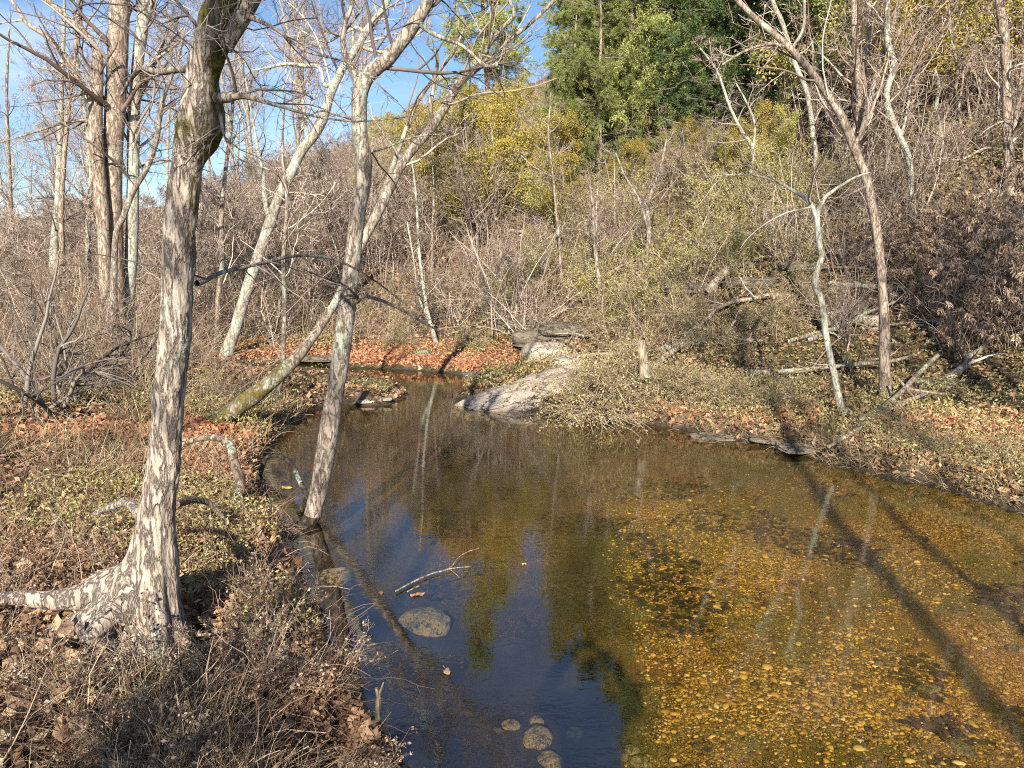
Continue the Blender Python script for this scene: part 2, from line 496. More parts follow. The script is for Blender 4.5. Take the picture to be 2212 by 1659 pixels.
def bedmat():
    m, nt, b = newmat('creek_gravel')
    tc = nt.nodes.new('ShaderNodeNewGeometry').outputs['Position']
    def vor(scale, feature='F1', out='Color'):
        v = nt.nodes.new('ShaderNodeTexVoronoi'); v.inputs['Scale'].default_value = scale; v.feature = feature
        nt.links.new(tc, v.inputs['Vector'])
        return v.outputs[out]
    sep = nt.nodes.new('ShaderNodeSeparateColor'); nt.links.new(vor(44), sep.inputs[0])
    peb = ramp(nt, sep.outputs[0], [(0, (0.11, 0.06, 0.014)), (0.4, (0.36, 0.20, 0.04)), (0.8, (0.58, 0.35, 0.075)), (1, (0.70, 0.50, 0.18))])
    ed = ramp(nt, vor(44, 'DISTANCE_TO_EDGE', 'Distance'), [(0.0, (0, 0, 0)), (0.10, (1, 1, 1))])
    peb = mixc(nt, ed, (0.07, 0.045, 0.012), peb)
    # algae, in patches
    big = ramp(nt, noise(nt, 0.75, 5, 0.6, tc), [(0.40, (0, 0, 0)), (0.54, (0.9, 0.9, 0.9))])
    alg = ramp(nt, noise(nt, 24, 4, 0.7, tc), [(0.3, (0.07, 0.06, 0.012)), (0.7, (0.27, 0.22, 0.045))])
    org = ramp(nt, noise(nt, 0.55, 4, 0.6, tc, dist=0.5), [(0.50, (0, 0, 0)), (0.62, (0.8, 0.8, 0.8))])
    peb = mixc(nt, org, peb, (0.40, 0.17, 0.035))
    c = mixc(nt, big, peb, alg)
    spots = ramp(nt, noise(nt, 4.5, 4, 0.6, tc, dist=0.8), [(0.60, (0, 0, 0)), (0.66, (0.9, 0.9, 0.9))])
    c = mixc(nt, spots, c, (0.045, 0.035, 0.016))
    bed_dark = ramp(nt, noise(nt, 3.2, 5, 0.7, tc), [(0.3, (0.006, 0.005, 0.006)), (0.7, (0.030, 0.022, 0.014))])
    c = mixc(nt, attr(nt, 'bed_dark'), c, bed_dark)  # near-black bed tone where the water's reflection should dominate
    nt.links.new(c, b.inputs['Base Color'])
    bump(nt, b, ed, 0.8, 0.02)
    return m
M['bed'] = bedmat()

def watermat():
    m = bpy.data.materials.new('creek_water')
    m.use_nodes = True
    nt = m.node_tree
    nt.nodes.clear()
    out = nt.nodes.new('ShaderNodeOutputMaterial')
    tr = nt.nodes.new('ShaderNodeBsdfTransparent'); tr.inputs['Color'].default_value = (0.86, 0.79, 0.60, 1)
    gl = nt.nodes.new('ShaderNodeBsdfGlossy'); gl.inputs['Roughness'].default_value = 0.0
    fr = nt.nodes.new('ShaderNodeFresnel'); fr.inputs['IOR'].default_value = 1.34
    mx = nt.nodes.new('ShaderNodeMixShader')
    geo = nt.nodes.new('ShaderNodeNewGeometry')
    tc = geo.outputs['Position']
    # same Fresnel seen from below, so that sunlight passes the surface both ways alike
    nt.links.new(mult(nt, mult(nt, geo.outputs['Backfacing'], 1 / 2.1 - 2.1), 2.1, 'ADD'), fr.inputs['IOR'])
    h = mult(nt, mult(nt, noise(nt, 9, 2, 0.5, tc, stretch=(1, 1.6, 1)), 0.5), mult(nt, noise(nt, 34, 2, 0.5, tc, stretch=(0.8, 1.5, 1)), 0.14), 'ADD')
    calm = ramp(nt, noise(nt, 0.45, 3, 0.5, tc), [(0.38, (0.25,) * 3), (0.65, (1,) * 3)])
    bp = nt.nodes.new('ShaderNodeBump')
    bp.inputs['Strength'].default_value = 1.0
    bp.inputs['Distance'].default_value = 0.0022
    nt.links.new(mult(nt, h, calm), bp.inputs['Height'])
    for s in (gl, fr):
        nt.links.new(bp.outputs['Normal'], s.inputs['Normal'])
    nt.links.new(fr.outputs[0], mx.inputs['Fac'])
    nt.links.new(tr.outputs[0], mx.inputs[1]); nt.links.new(gl.outputs[0], mx.inputs[2])
    nt.links.new(mx.outputs[0], out.inputs['Surface'])
    return m
M['water'] = watermat()

# ------------------------------------------------------------------ terrain, creek bed, water
def axis(lo, hi, fine_lo, fine_hi, step, grow=1.06):
    a = list(np.arange(fine_lo, fine_hi, step))
    s = step; x = fine_hi
    while x < hi:
        a.append(x); s *= grow; x += s
    s = step; x = fine_lo - step
    b = []
    while x > lo:
        b.append(x); s *= grow; x -= s
    return np.array(b[::-1] + a)
gx = axis(-260, 300, -7, 8, 0.07, 1.035)
gy = axis(-60, 420, 1, 20, 0.07, 1.035)
GX, GY = np.meshgrid(gx, gy, indexing='ij')
GZ, GD, GS = terrain(GX, GY)
idx = np.arange(GX.size).reshape(GX.shape)
quad = np.stack([idx[:-1, :-1], idx[1:, :-1], idx[1:, 1:], idx[:-1, 1:]], -1).reshape(-1, 4)
zq = GZ.ravel()[quad].min(1)
allv = np.stack([GX, GY, GZ], -1).reshape(-1, 3)
def bed_darkness(x, y, d):
    # bed colour darkened on the left and upstream to let the sky reflection show
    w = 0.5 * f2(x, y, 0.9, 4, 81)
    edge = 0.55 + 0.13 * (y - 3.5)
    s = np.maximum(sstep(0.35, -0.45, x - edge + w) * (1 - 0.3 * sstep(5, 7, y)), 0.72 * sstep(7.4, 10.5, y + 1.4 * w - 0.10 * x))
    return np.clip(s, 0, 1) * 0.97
def submesh(name, mask, mat):
    q = quad[mask]
    u, inv = np.unique(q, return_inverse=True)
    mb = MB().add(allv[u], inv.reshape(-1, 4), 0.5)
    o = mb.build(name, mat)
    a = o.data.attributes.new('mud_shade', 'FLOAT', 'POINT')
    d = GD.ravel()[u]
    a.data.foreach_set('value', np.clip(np.maximum(1 - sstep(0.0, 0.16, d), hollow(allv[u, 0], allv[u, 1]) * 1.0), 0, 1).astype(np.float32))  # muddy waterline, plus hollows painted black as deep shade
    a = o.data.attributes.new('bed_dark', 'FLOAT', 'POINT')
    a.data.foreach_set('value', bed_darkness(allv[u, 0], allv[u, 1], d).astype(np.float32))
    return tag(o, kind='structure')
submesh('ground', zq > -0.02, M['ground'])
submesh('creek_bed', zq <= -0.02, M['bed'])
wx = [-16, 14]
wm = MB().add([(-14, -8, 0), (14, -8, 0), (14, 24, 0), (-14, 24, 0)], [(0, 1, 2, 3)], 0.5)
tag(wm.build('water', M['water'], smooth=False), kind='structure')

# ------------------------------------------------------------------ growth
def grow(P0, D0, L, k, wig, up, g=rng):
    n = len(P0)
    D = norm(np.asarray(D0, float))
    out = np.zeros((n, k, 3)); out[:, 0] = P0
    step = (np.broadcast_to(L, (n,)) / (k - 1))[:, None]
    drift = g.normal(size=(n, 3)) * wig * 0.5
    for i in range(1, k):
        D = norm(D + g.normal(size=(n, 3)) * wig + drift + np.array([0, 0, up]))
        out[:, i] = out[:, i - 1] + D * step
    return out

def sprout(Pp, Rp, Lp, per, t0, t1, ang, lf, rf, k, wig, up, rmin, g=rng, tp=0.35):
    n, kk = Rp.shape
    m = n * per
    pi = np.repeat(np.arange(n), per)
    t = g.uniform(t0, t1, m)
    u = t * (kk - 1); i = np.minimum(u.astype(int), kk - 2); w = (u - i)[:, None]
    o = Pp[pi, i] * (1 - w) + Pp[pi, i + 1] * w
    r = Rp[pi, i] * (1 - w[:, 0]) + Rp[pi, i + 1] * w[:, 0]
    T = norm(Pp[pi, i + 1] - Pp[pi, i])
    Q = norm(np.cross(T, g.normal(size=(m, 3))))
    a = np.radians(g.normal(ang, 10, m))[:, None]
    D = np.cos(a) * T + np.sin(a) * Q
    L = Lp[pi] * lf * (1.15 - 0.75 * t) * g.uniform(0.6, 1.25, m)
    C = grow(o, D, L, k, wig, up, g)
    r0 = np.maximum(r * rf * g.uniform(0.7, 1.1, m), rmin)
    RR = np.maximum(r0[:, None] * np.linspace(1, tp, k)[None], rmin * 0.8)
    return C, RR, L

def spline(pts, n):
    """Catmull-Rom through rows (x, y, z, r)"""
    p = np.array(pts, float)
    p = np.vstack([2 * p[0] - p[1], p, 2 * p[-1] - p[-2]])
    m = len(p) - 3
    u = np.linspace(0, m, n); i = np.minimum(u.astype(int), m - 1); t = (u - i)[:, None]
    a, b, c, d = p[i], p[i + 1], p[i + 2], p[i + 3]
    q = 0.5 * (2 * b + (c - a) * t + (2 * a - 5 * b + 4 * c - d) * t ** 2 + (3 * b - a - 3 * c + d) * t ** 3)
    q[:, 3] = np.maximum(q[:, 3], 0.001)
    return q

def rough_tube(mb, q, sides=16, amp=0.08, seed=0, freq=4.0, cap=False, rnd=0.5):
    """tube with an uneven, slightly fluted outline"""
    Pn, Rn = q[:, :3], q[:, 3]
    T = norm(np.gradient(Pn, axis=0))
    ref = np.eye(3)[np.argmin(np.abs(T).mean(0))]
    N1 = norm(np.cross(T, ref)); N2 = np.cross(T, N1)
    a = np.arange(sides) * 2 * math.pi / sides
    dirs = np.cos(a)[None, :, None] * N1[:, None] + np.sin(a)[None, :, None] * N2[:, None]
    V0 = Pn[:, None] + Rn[:, None, None] * dirs
    nz = fbm(V0 * freq * np.array([1, 1, 0.6]), 4, seed)
    nz2 = fbm(V0 * freq * 5 * np.array([1, 1, 0.35]), 2, seed + 9)
    V = Pn[:, None] + (Rn[:, None] * (1 + amp * nz * 1.6 + amp * 0.5 * nz2))[..., None] * dirs
    k = len(q)
    id_ = np.arange(k * sides).reshape(k, sides)
    A, B = id_[:-1], id_[1:]
    f = np.stack([A, np.roll(A, -1, 1), np.roll(B, -1, 1), B], -1).reshape(-1, 4)
    mb.add(V.reshape(-1, 3), f, rnd)
    if cap:
        for e, ring in ((0, id_[0]), (-1, id_[-1])):
            vv = np.vstack([V[e], Pn[e][None]])
            j = np.arange(sides)
            mb.add(vv, np.stack([j, (j + 1) % sides, np.full(sides, sides)], 1), rnd)
    return V

def px_path(rows, Y=None):
    """rows (px, py, width_px[, Y]) -> x y z r"""
    out = []
    for r in rows:
        y = r[3] if len(r) > 3 else Y
        p = P(r[0], r[1], y)
        out.append((*p, r[2] * 0.5 * y / F))
    return out

def twigs(mb, Pp, Rp, Lp, lv, g=rng, rmin=0.0035, dens=1.0, wig=0.16, up=0.05, sides=3):
    """fine growth in lv further levels off a batch of branches"""
    per = [10, 7, 5, 4]
    for j in range(lv):
        n = max(2, int(per[j] * dens))
        Pp, Rp, Lp = sprout(Pp, Rp, Lp, n, 0.12, 1.0, 48, 0.60, 0.52, [8, 7, 5, 4][j], wig, up, rmin, g)
        mb.tubes(Pp, Rp, sides if j else 5, g.random(len(Rp)))

def hand_tree(name, label, trunk, mat, limbs=(), Y=None, sides=20, crown=2, dens=1.0, seed=1, rmin=0.004, twigmat='twig', amp=0.06,
              autolimbs=0, t0=0.4, limb_len=0.35, group=None, cat='tree', n=60, up=0.04, ang=50, extend=True, crownwig=0.16):
    g = np.random.default_rng(seed)
    rows = px_path(trunk, Y)
    base = np.array(rows[0][:3])
    gz = ground(base[0], base[1])
    root = empty(name, (base[0], base[1], gz), label, cat, group)
    off = np.array([base[0], base[1], gz])
    if extend:
        rows = [(base[0], base[1], min(base[2], gz) - 0.25, rows[0][3] * 1.35), (base[0], base[1], max(base[2] , gz + 0.03), rows[0][3] * 1.12)] + rows[1:]
    q = spline(rows, n)
    q[:, :3] -= off
    mb = MB(); rough_tube(mb, q, sides, amp, seed)
    mb.build('trunk', mat, root)
    seg = np.linalg.norm(np.diff(q[:, :3], axis=0), axis=1).sum()
    Pl, Rl, Ll = [], [], []
    def resamp(q, k=9):
        i = np.linspace(0, len(q) - 1, k).astype(int)
        Pl.append(q[i, :3]); Rl.append(q[i, 3]); Ll.append(np.linalg.norm(np.diff(q[:, :3], axis=0), axis=1).sum())
    for lb in limbs:
        lr = spline(px_path(lb, Y), 30)
        lr[:, :3] -= off
        m2 = MB(); rough_tube(m2, lr, 10, amp, seed + 3)
        m2.build('limb', mat, root)
        resamp(lr)
    cm = MB()
    Lt = seg
    tq = q[np.linspace(int(len(q) * t0), len(q) - 1, 9).astype(int)]
    if autolimbs:
        C, RR, L = sprout(tq[None, :, :3], tq[None, :, 3], np.array([Lt]), autolimbs, 0.0, 1.0, ang, limb_len, 0.3, 9, 0.12, up, rmin * 2, g)
        cm.tubes(C, RR, 6, g.random(len(RR)))
        for a, b, c in zip(C, RR, L):
            Pl.append(a); Rl.append(b); Ll.append(c)
    Pl.append(tq[:, :3]); Rl.append(tq[:, 3] * 0.6); Ll.append(Lt * 0.3)
    twigs(cm, np.array(Pl), np.array(Rl), np.array(Ll), crown, g, rmin, dens, crownwig)
    cm.build('crown', M[twigmat], root)
    return root

def proto_tree(seed, h, r, wig, nl, lv, dens, t0, lf, ang, up, rmin, bmat, tmat, name, lean=0.05, leafmat=None, leafn=0, leafsize=0.08):
    g = np.random.default_rng(seed)
    root = empty(name, (0, 0, 0), name.replace('_', ' '), 'tree')
    D = np.array([[g.normal() * lean, g.normal() * lean, 1]])
    C = grow(np.array([[0, 0, -0.3]]), D, h, 14, wig, 0.06, g)
    RR = r * np.linspace(1, 0.18, 14)[None]
    RR[0, 0] *= 1.35
    q = spline(np.concatenate([C[0], RR[0][:, None]], 1), 40)
    mb = MB(); rough_tube(mb, q, 10, 0.07, seed)
    mb.build('trunk', bmat, root)
    cm = MB()
    k0 = int(14 * t0)
    Pl, Rl, Ll = sprout(C[:, k0:], RR[:, k0:], np.array([h]), nl, 0, 1, ang, lf, 0.55, 8, 0.11, up, rmin * 2, g)
    cm.tubes(Pl, Rl, 5)
    twigs(cm, Pl, Rl, Ll, lv, g, rmin, dens)
    cm.build('crown', tmat, root)
    if leafn:
        Pq, Rq, Lq = sprout(Pl, Rl, Ll, 10, 0.1, 1, 50, 0.5, 0.5, 5, 0.15, 0.0, rmin, g)
        a = Pq.reshape(-1, 3)
        c = a[g.integers(0, len(a), leafn)] + g.normal(size=(leafn, 3)) * leafsize * 1.6
        lm = MB().leaves(c, leafsize * g.uniform(0.6, 1.3, leafn), flat=0.3)
        lm.build('foliage', leafmat, root)
    return root

def proto_shrub(seed, h, stems, lv, name, tmat, spread=0.5, dens=1.0, rmin=0.004, droop=-0.03, leafmat=None, leafn=0, leafsize=0.05, wig=0.15, r0=0.014, ln=None):
    g = np.random.default_rng(seed)
    root = empty(name, (0, 0, 0), name.replace('_', ' '), 'shrub')
    D = np.stack([g.normal(0, spread, stems), g.normal(0, spread, stems), np.ones(stems)], 1)
    P0 = np.stack([g.normal(0, 0.12 * h, stems), g.normal(0, 0.12 * h, stems), np.full(stems, -0.08)], 1)
    L = h * g.uniform(0.6, 1.2, stems)
    C = grow(P0, D, L, 9, wig * 0.6, droop, g)
    RR = (r0 * g.uniform(0.5, 1.2, stems))[:, None] * np.linspace(1, 0.3, 9)[None]
    mb = MB(); mb.tubes(C, RR, 4)
    Pq, Rq, Lq = C, RR, L
    for j in range(lv):
        Pq, Rq, Lq = sprout(Pq, Rq, Lq, max(2, int([8, 5, 4][j] * dens)), 0.15, 1, 45, 0.5, 0.6, [6, 5, 4][j], wig, droop * 0.5, rmin, g)
        mb.tubes(Pq, Rq, 3)
    mb.build('stems', tmat, root)
    if leafn:
        a = Pq[:, 1:].reshape(-1, 3)
        c = a[g.integers(0, len(a), leafn)] + g.normal(size=(leafn, 3)) * leafsize
        MB().leaves(c, leafsize * g.uniform(0.6, 1.3, leafn), flat=0.3).build('foliage', leafmat, root)
    return root

def proto_conifer(seed, h, r, width, mat, name, cards=7, t0=0.12):
    g = np.random.default_rng(seed)
    root = empty(name, (0, 0, 0), name, 'tree')
    C = grow(np.array([[0, 0, -0.3]]), np.array([[0, 0, 1.0]]), h, 16, 0.015, 0.1, g)
    RR = r * np.linspace(1, 0.1, 16)[None]
    mb = MB(); mb.tubes(C, RR, 9, [0.5]); mb.build('trunk', M['bark_tan'], root)
    nb = int(h * 8.5)
    t = np.sort(g.uniform(t0, 0.99, nb))
    z = t * h
    az = g.uniform(0, 2 * math.pi, nb)
    L = width * (1 - t) ** 0.7 * g.uniform(0.55, 1.25, nb) + 0.3
    D = np.stack([np.cos(az), np.sin(az), g.uniform(-0.1, 0.35, nb)], 1)
    B = grow(np.stack([np.interp(z, C[0, :, 2], C[0, :, 0]), np.interp(z, C[0, :, 2], C[0, :, 1]), z], 1), D, L, 8, 0.06, -0.02, g)
    RB = (0.03 * L / width + 0.01)[:, None] * np.linspace(1, 0.3, 8)
    Bs, Rs, Ls = sprout(B, RB, L, 14, 0.2, 1.0, 50, 0.42, 0.5, 5, 0.1, -0.03, 0.005, g)
    bm = MB(); bm.tubes(B, RB, 4); bm.tubes(Bs, Rs, 3); bm.build('branches', M['twig_dark'], root)
    n = len(Rs) * cards
    pi = np.repeat(np.arange(len(Rs)), cards)
    tt = g.uniform(0.15, 1, n) * 4
    i = np.minimum(tt.astype(int), 3); w = (tt - i)[:, None]
    c = Bs[pi, i] * (1 - w) + Bs[pi, i + 1] * w
    T = norm(Bs[pi, i + 1] - Bs[pi, i])
    # each spray: five thin needles-tufts fanned out
    fm = MB()
    clump = g.random(len(Rs))[pi]
    for q in range(9):
        dd = norm(T + g.normal(size=(n, 3)) * 0.75)
        s = g.uniform(0.06, 0.14, n)
        fm.leaves(c + dd * s[:, None] * 0.7 + g.normal(size=(n, 3)) * 0.05, s, np.clip(clump * 0.5 + g.random(n) * 0.5, 0, 1), aspect=0.22, dirs=dd)
    fm.build('foliage', mat, root)
    return root

def place(o, x, y, rot, scale, label=None, group=None, z=None, tilt=(0, 0), nm=None):
    o.location = (x, y, ground(x, y) if z is None else z)
    o.rotation_euler = (tilt[0], tilt[1], rot)
    o.scale = (scale, scale, scale)
    if label: o['label'] = label
    if group: o['group'] = group
    return o
#@@SECTION_TREES
# ------------------------------------------------------------------ the big tree on the left bank
def big_tree():
    Yb = 4.15
    rows = [(343, 1180, 92), (343, 1106, 88), (350, 1040, 84), (356, 986, 78), (362, 886, 77), (376, 753, 80), (381, 680, 78), (385, 610, 77), (387, 553, 76), (390, 490, 76),
            (397, 420, 78), (408, 360, 84), (424, 315, 100), (433, 275, 106), (436, 240, 98), (439, 205, 82), (440, 167, 74), (447, 130, 78), (457, 100, 80),
            (466, 66, 80), (472, 30, 80), (484, -5, 78), (500, -60, 74), (520, -130, 68), (550, -240, 58), (590, -380, 44), (640, -560, 26)]
    rows = [(a, b, w * (0.80 if b > 350 else 0.90)) for a, b, w in rows]
    p = px_path(rows, Yb)
    bx, by = p[0][0], p[0][1]
    gz = ground(bx, by)
    root = empty('big_tree', (bx, by, gz), 'big rough barked tree with mossy bulge and flared root on left bank', 'tree')
    off = np.array([bx, by, gz])
    p = [(bx - 0.03, by, gz - 0.35, p[0][3] * 1.1), (bx - 0.02, by, gz + 0.12, p[0][3] * 1.06)] + [r for r in p if r[2] > gz + 0.2]
    q = spline(p, 460); q[:, :3] -= off
    sides = 150
    a = np.arange(sides) * 2 * math.pi / sides
    Pn, Rn = q[:, :3], q[:, 3]
    dirs = np.stack([np.cos(a), np.sin(a), 0 * a], 1)[None]
    z = Pn[:, 2][:, None]
    lob = 0
    for ang, A, hh, w in ((180, 1.35, 0.20, 0.46), (205, 0.95, 0.25, 0.46), (250, 0.55, 0.23, 0.44), (292, 0.38, 0.23, 0.36), (338, 0.18, 0.22, 0.34), (20, 0.12, 0.2, 0.3), (95, 0.2, 0.3, 0.5), (150, 0.24, 0.3, 0.35)):
        da = (a - math.radians(ang) + math.pi) % (2 * math.pi) - math.pi
        lob = lob + A * np.exp(-(da / w) ** 2)[None] * np.exp(-np.maximum(z, -0.1) / hh)
    V0 = Pn[:, None] + Rn[:, None, None] * dirs
    fl = fbm(np.concatenate([V0[..., :2] * 15, V0[..., 2:] * 5], -1), 4, 31)
    fr = np.abs(fbm(np.concatenate([V0[..., :2] * 34, V0[..., 2:] * 10], -1), 3, 37))
    lump = fbm(V0 * 2.2, 3, 41)
    up = sstep(1.9, 2.4, z) * sstep(3.2, 2.7, z)
    rad = Rn[:, None] * (1 + 0.10 * lump * (1 + 1.4 * up)) + lob * (1 + 0.25 * lump) + 0.016 * fl + 0.016 * (np.minimum(fr, 0.35) - 0.2)
    V = Pn[:, None] + rad[..., None] * dirs
    k = len(q); id_ = np.arange(k * sides).reshape(k, sides)
    A, B = id_[:-1], id_[1:]
    mb = MB().add(V.reshape(-1, 3), np.stack([A, np.roll(A, -1, 1), np.roll(B, -1, 1), B], -1).reshape(-1, 4), 0.5)
    tr = mb.build('trunk', M['bark_big'], root)
    zz = V[..., 2] + gz
    zc = P(430, 290, Yb)[2]
    mo = 0.62 * np.exp(-((zz - zc) / 0.13) ** 2) * (0.6 + 0.4 * -np.cos(a + 0.5))[None] + 0.42 * sstep(zc + .05, zc + .75, zz) * (0.4 + 0.6 * np.abs(np.sin(a * 0.5 + 2)))[None]
    mo = mo + 0.36 * sstep(gz + 0.55, gz + 0.1, zz) * sstep(0.2, 0.6, vnoise(V * 5, 3)) + 0.30 * sstep(0.2, 0.9, np.cos(a))[None] * sstep(zc - 1.4, zc, zz)  # moss at the foot; shaded right edge painted dark with the same mask
    at = tr.data.attributes.new('moss', 'FLOAT', 'POINT'); at.data.foreach_set('value', mo.ravel().astype(np.float32))
    top = np.array(P(560, -60, Yb)) - off
    # the stem divides just above the frame
    for i in range(1):
        r = [(x - off[0], y - off[1], z_ - off[2], r_) for x, y, z_, r_ in px_path([(488, 105, 26), (502, 75, 32), (520, 42, 36), (540, 4, 37), (566, -50, 35), (610, -140, 30), (680, -260, 22), (760, -400, 12)], Yb - 0.05)]
        m2 = MB(); rough_tube(m2, spline(r, 60), 24, 0.08, 5 + i); lo = m2.build('limb', M['bark_big'], root)
    # roots
    for rr in (([(310, 1240, 90, 4.2), (245, 1262, 84, 4.2), (180, 1286, 66, 4.15), (110, 1296, 46, 4.12), (40, 1292, 36, 4.1), (-60, 1300, 26, 4.0)]),
               ([(310, 1270, 84, 4.1), (270, 1310, 76, 4.0), (225, 1345, 54, 3.85), (180, 1400, 34, 3.65)]),
               ([(330, 1150, 40, 4.3), (280, 1090, 18, 4.6), (240, 1095, 16, 4.75), (205, 1110, 10, 4.8)])):
        m2 = MB(); s = spline([(x - off[0], y - off[1], z_ - off[2], r_) for x, y, z_, r_ in px_path(rr)], 60)
        rough_tube(m2, s, 28, 0.14, 77, 3.0)
        m2.build('root', M['bark_big'], root)
    # limbs and twigs seen in the frame, from the photograph
    LB = []
    for lb in ([(470, 212, 22, 4.1), (495, 210, 20, 4.0), (530, 208, 13, 3.95), (600, 228, 7, 3.9), (690, 253, 5, 3.9), (780, 262, 3, 3.9), (900, 250, 2, 3.9)],
               [(415, 150, 16, 4.3), (385, 150, 14, 4.5), (340, 155, 13, 4.7), (305, 148, 11, 4.9), (280, 175, 8, 5.1), (262, 205, 5, 5.2)],
               [(425, 612, 14, 4.2), (445, 606, 10, 4.3), (480, 588, 9, 4.5), (560, 570, 8, 4.8), (640, 553, 6, 5.1), (720, 560, 5, 5.4), (800, 600, 4, 5.6), (880, 660, 3, 5.8)],
               [(475, 245, 9, 4.1), (487, 300, 5, 4.05), (520, 345, 3, 4.0), (600, 380, 2.5, 4.0), (640, 480, 2, 4.0)],
               [(525, 30, 14, 4.1), (590, 60, 7, 4.0), (660, 110, 5, 3.9), (760, 140, 3, 3.8), (860, 220, 2, 3.7)],
               [(430, 60, 10, 4.1), (380, 0, 7, 4.0), (330, -60, 5, 3.9), (260, -90, 3, 3.8)]):
        s = spline([(x - off[0], y - off[1], z_ - off[2], r_) for x, y, z_, r_ in px_path(lb)], 40)
        m2 = MB(); rough_tube(m2, s, 10, 0.14, 7, 12.0)
        m2.build('limb', M['bark_grey'], root)
        LB.append(s[::4][:9])
    LB = np.array([l[:9] for l in LB])
    L = np.linalg.norm(np.diff(LB[..., :3], axis=1), axis=2).sum(1)
    g = np.random.default_rng(55)
    cm = MB(); twigs(cm, LB[..., :3], LB[..., 3], L, 3, g, 0.0013, 0.75, 0.16, -0.01)
    tq = q[np.linspace(int(k * .55), k - 1, 9).astype(int)]
    C, RR, Lc = sprout(tq[None, :, :3], tq[None, :, 3], np.array([1.0]), 16, 0.05, 1, 75, 0.9, 0.05, 8, 0.12, 0.0, 0.004, g)
    cm.tubes(C, RR, 4); twigs(cm, C, RR, Lc, 2, g, 0.0012, 0.6, 0.16)
    cm.build('crown', M['twig_dark'], root)
big_tree()

# ------------------------------------------------------------------ hand-set trees
def hy(px, py, z=None):
    return float(hit(px, py)[1])

hand_tree('creek_tree', 'slender grey tree leaning over the water, forking beside the sky', 
    [(676, 1112, 40), (690, 1050, 42), (700, 1000, 43), (708, 950, 43), (716, 900, 41), (724, 850, 38), (732, 800, 37), (745, 700, 36), (757, 600, 37), (768, 500, 34),
     (775, 450, 33), (783, 400, 34), (785, 345, 36), (778, 300, 31), (776, 250, 31), (777, 205, 33), (790, 170, 32), (815, 145, 31), (838, 128, 29), (862, 97, 27), (888, 62, 26), (912, 25, 24), (930, -15, 22),
     (950, -90, 18), (985, -190, 14), (1000, -330, 9), (1040, -460, 5)],
    M['bark_grey'], Y=7.1, sides=26, n=150, seed=3, crown=3, dens=0.72, amp=0.10, t0=0.62, extend=False, rmin=0.002, autolimbs=5, limb_len=0.22, twigmat='twig_dark',
    limbs=[[(774, 195, 22), (771, 175, 20), (756, 143, 14), (741, 100, 12), (746, 50, 10), (760, 0, 9), (740, -80, 7), (760, -180, 4)],
           [(770, 650, 14, 7.1), (790, 640, 9, 7.0), (850, 660, 7, 6.9), (920, 700, 5, 6.8), (980, 730, 3, 6.7)],
           [(905, 50, 12, 7.1), (940, 75, 9, 7.0), (1000, 100, 7, 6.9), (1045, 140, 8, 6.8), (1072, 140, 9, 6.8), (1062, 125, 5, 6.9), (1040, 118, 3, 6.9)],
           [(785, 330, 10, 7.1), (830, 320, 5, 7.2), (900, 295, 4, 7.4), (960, 290, 3, 7.5)],
           [(768, 260, 9, 7.1), (735, 250, 5, 7.0), (690, 240, 4, 6.9), (640, 270, 3, 6.8)]])
# root of the creek tree curving back along the water
cr = bpy.data.objects['creek_tree']
m2 = MB()
o0 = np.array(cr.location)
rough_tube(m2, np.array([(x - o0[0], y - o0[1], z - o0[2], r) for x, y, z, r in spline(px_path(
    [(684, 1075, 36, 7.1), (672, 1120, 40, 7.1), (650, 1143, 38, 7.05), (600, 1148, 30, 7.0), (550, 1138, 28, 7.0), (505, 1128, 26, 7.05), (470, 1130, 20, 7.2), (430, 1140, 12, 7.3)]), 60)]), 20, 0.14, 8)
m2.build('root', M['bark_wet'], cr)

hand_tree('leaning_tree', 'mossy trunk leaning steeply to the right from the left bank', 
    [(462, 915, 46, 10.3), (500, 888, 40, 10.3), (567, 840, 34, 10.4), (633, 780, 28, 10.6), (667, 740, 22, 10.8), (700, 692, 18, 11.0), (733, 636, 17, 11.2), (785, 520, 19, 11.5), (821, 450, 21, 11.7), (871, 350, 20, 12.0),
     (938, 267, 19, 12.2), (975, 205, 18, 12.3), (998, 173, 17, 12.4), (1032, 145, 14, 12.4), (1071, 120, 10, 12.5), (1100, 85, 8, 12.5), (1138, 57, 8, 12.6), (1198, 0, 7, 12.7), (1260, -70, 5, 12.8)],
    M['bark_lean'], sides=22, n=120, seed=4, crown=3, dens=0.5, t0=0.45, extend=False, amp=0.1, rmin=0.003, autolimbs=6, limb_len=0.2,
    limbs=[[(985, 190, 14, 12.3), (1010, 160, 12, 12.2), (1040, 125, 10, 12.2), (1065, 85, 9, 12.1), (1085, 60, 9, 12.1), (1110, 30, 8, 12.0), (1095, -30, 6, 12.0), (1130, -100, 4, 12)],
           [(938, 278, 9, 12.2), (930, 230, 9, 12.1), (938, 180, 8, 12.1), (945, 120, 7, 12), (925, 95, 4, 12), (930, 40, 3, 12)],
           [(871, 350, 8, 12.0), (830, 290, 5, 12.1), (800, 250, 4, 12.2), (770, 225, 3, 12.2)],
           [(810, 470, 12, 11.7), (870, 300 , 9, 12.4), (905, 215, 8, 12.5), (980, 110, 6, 12.6), (1010, 40, 4, 12.6)]])

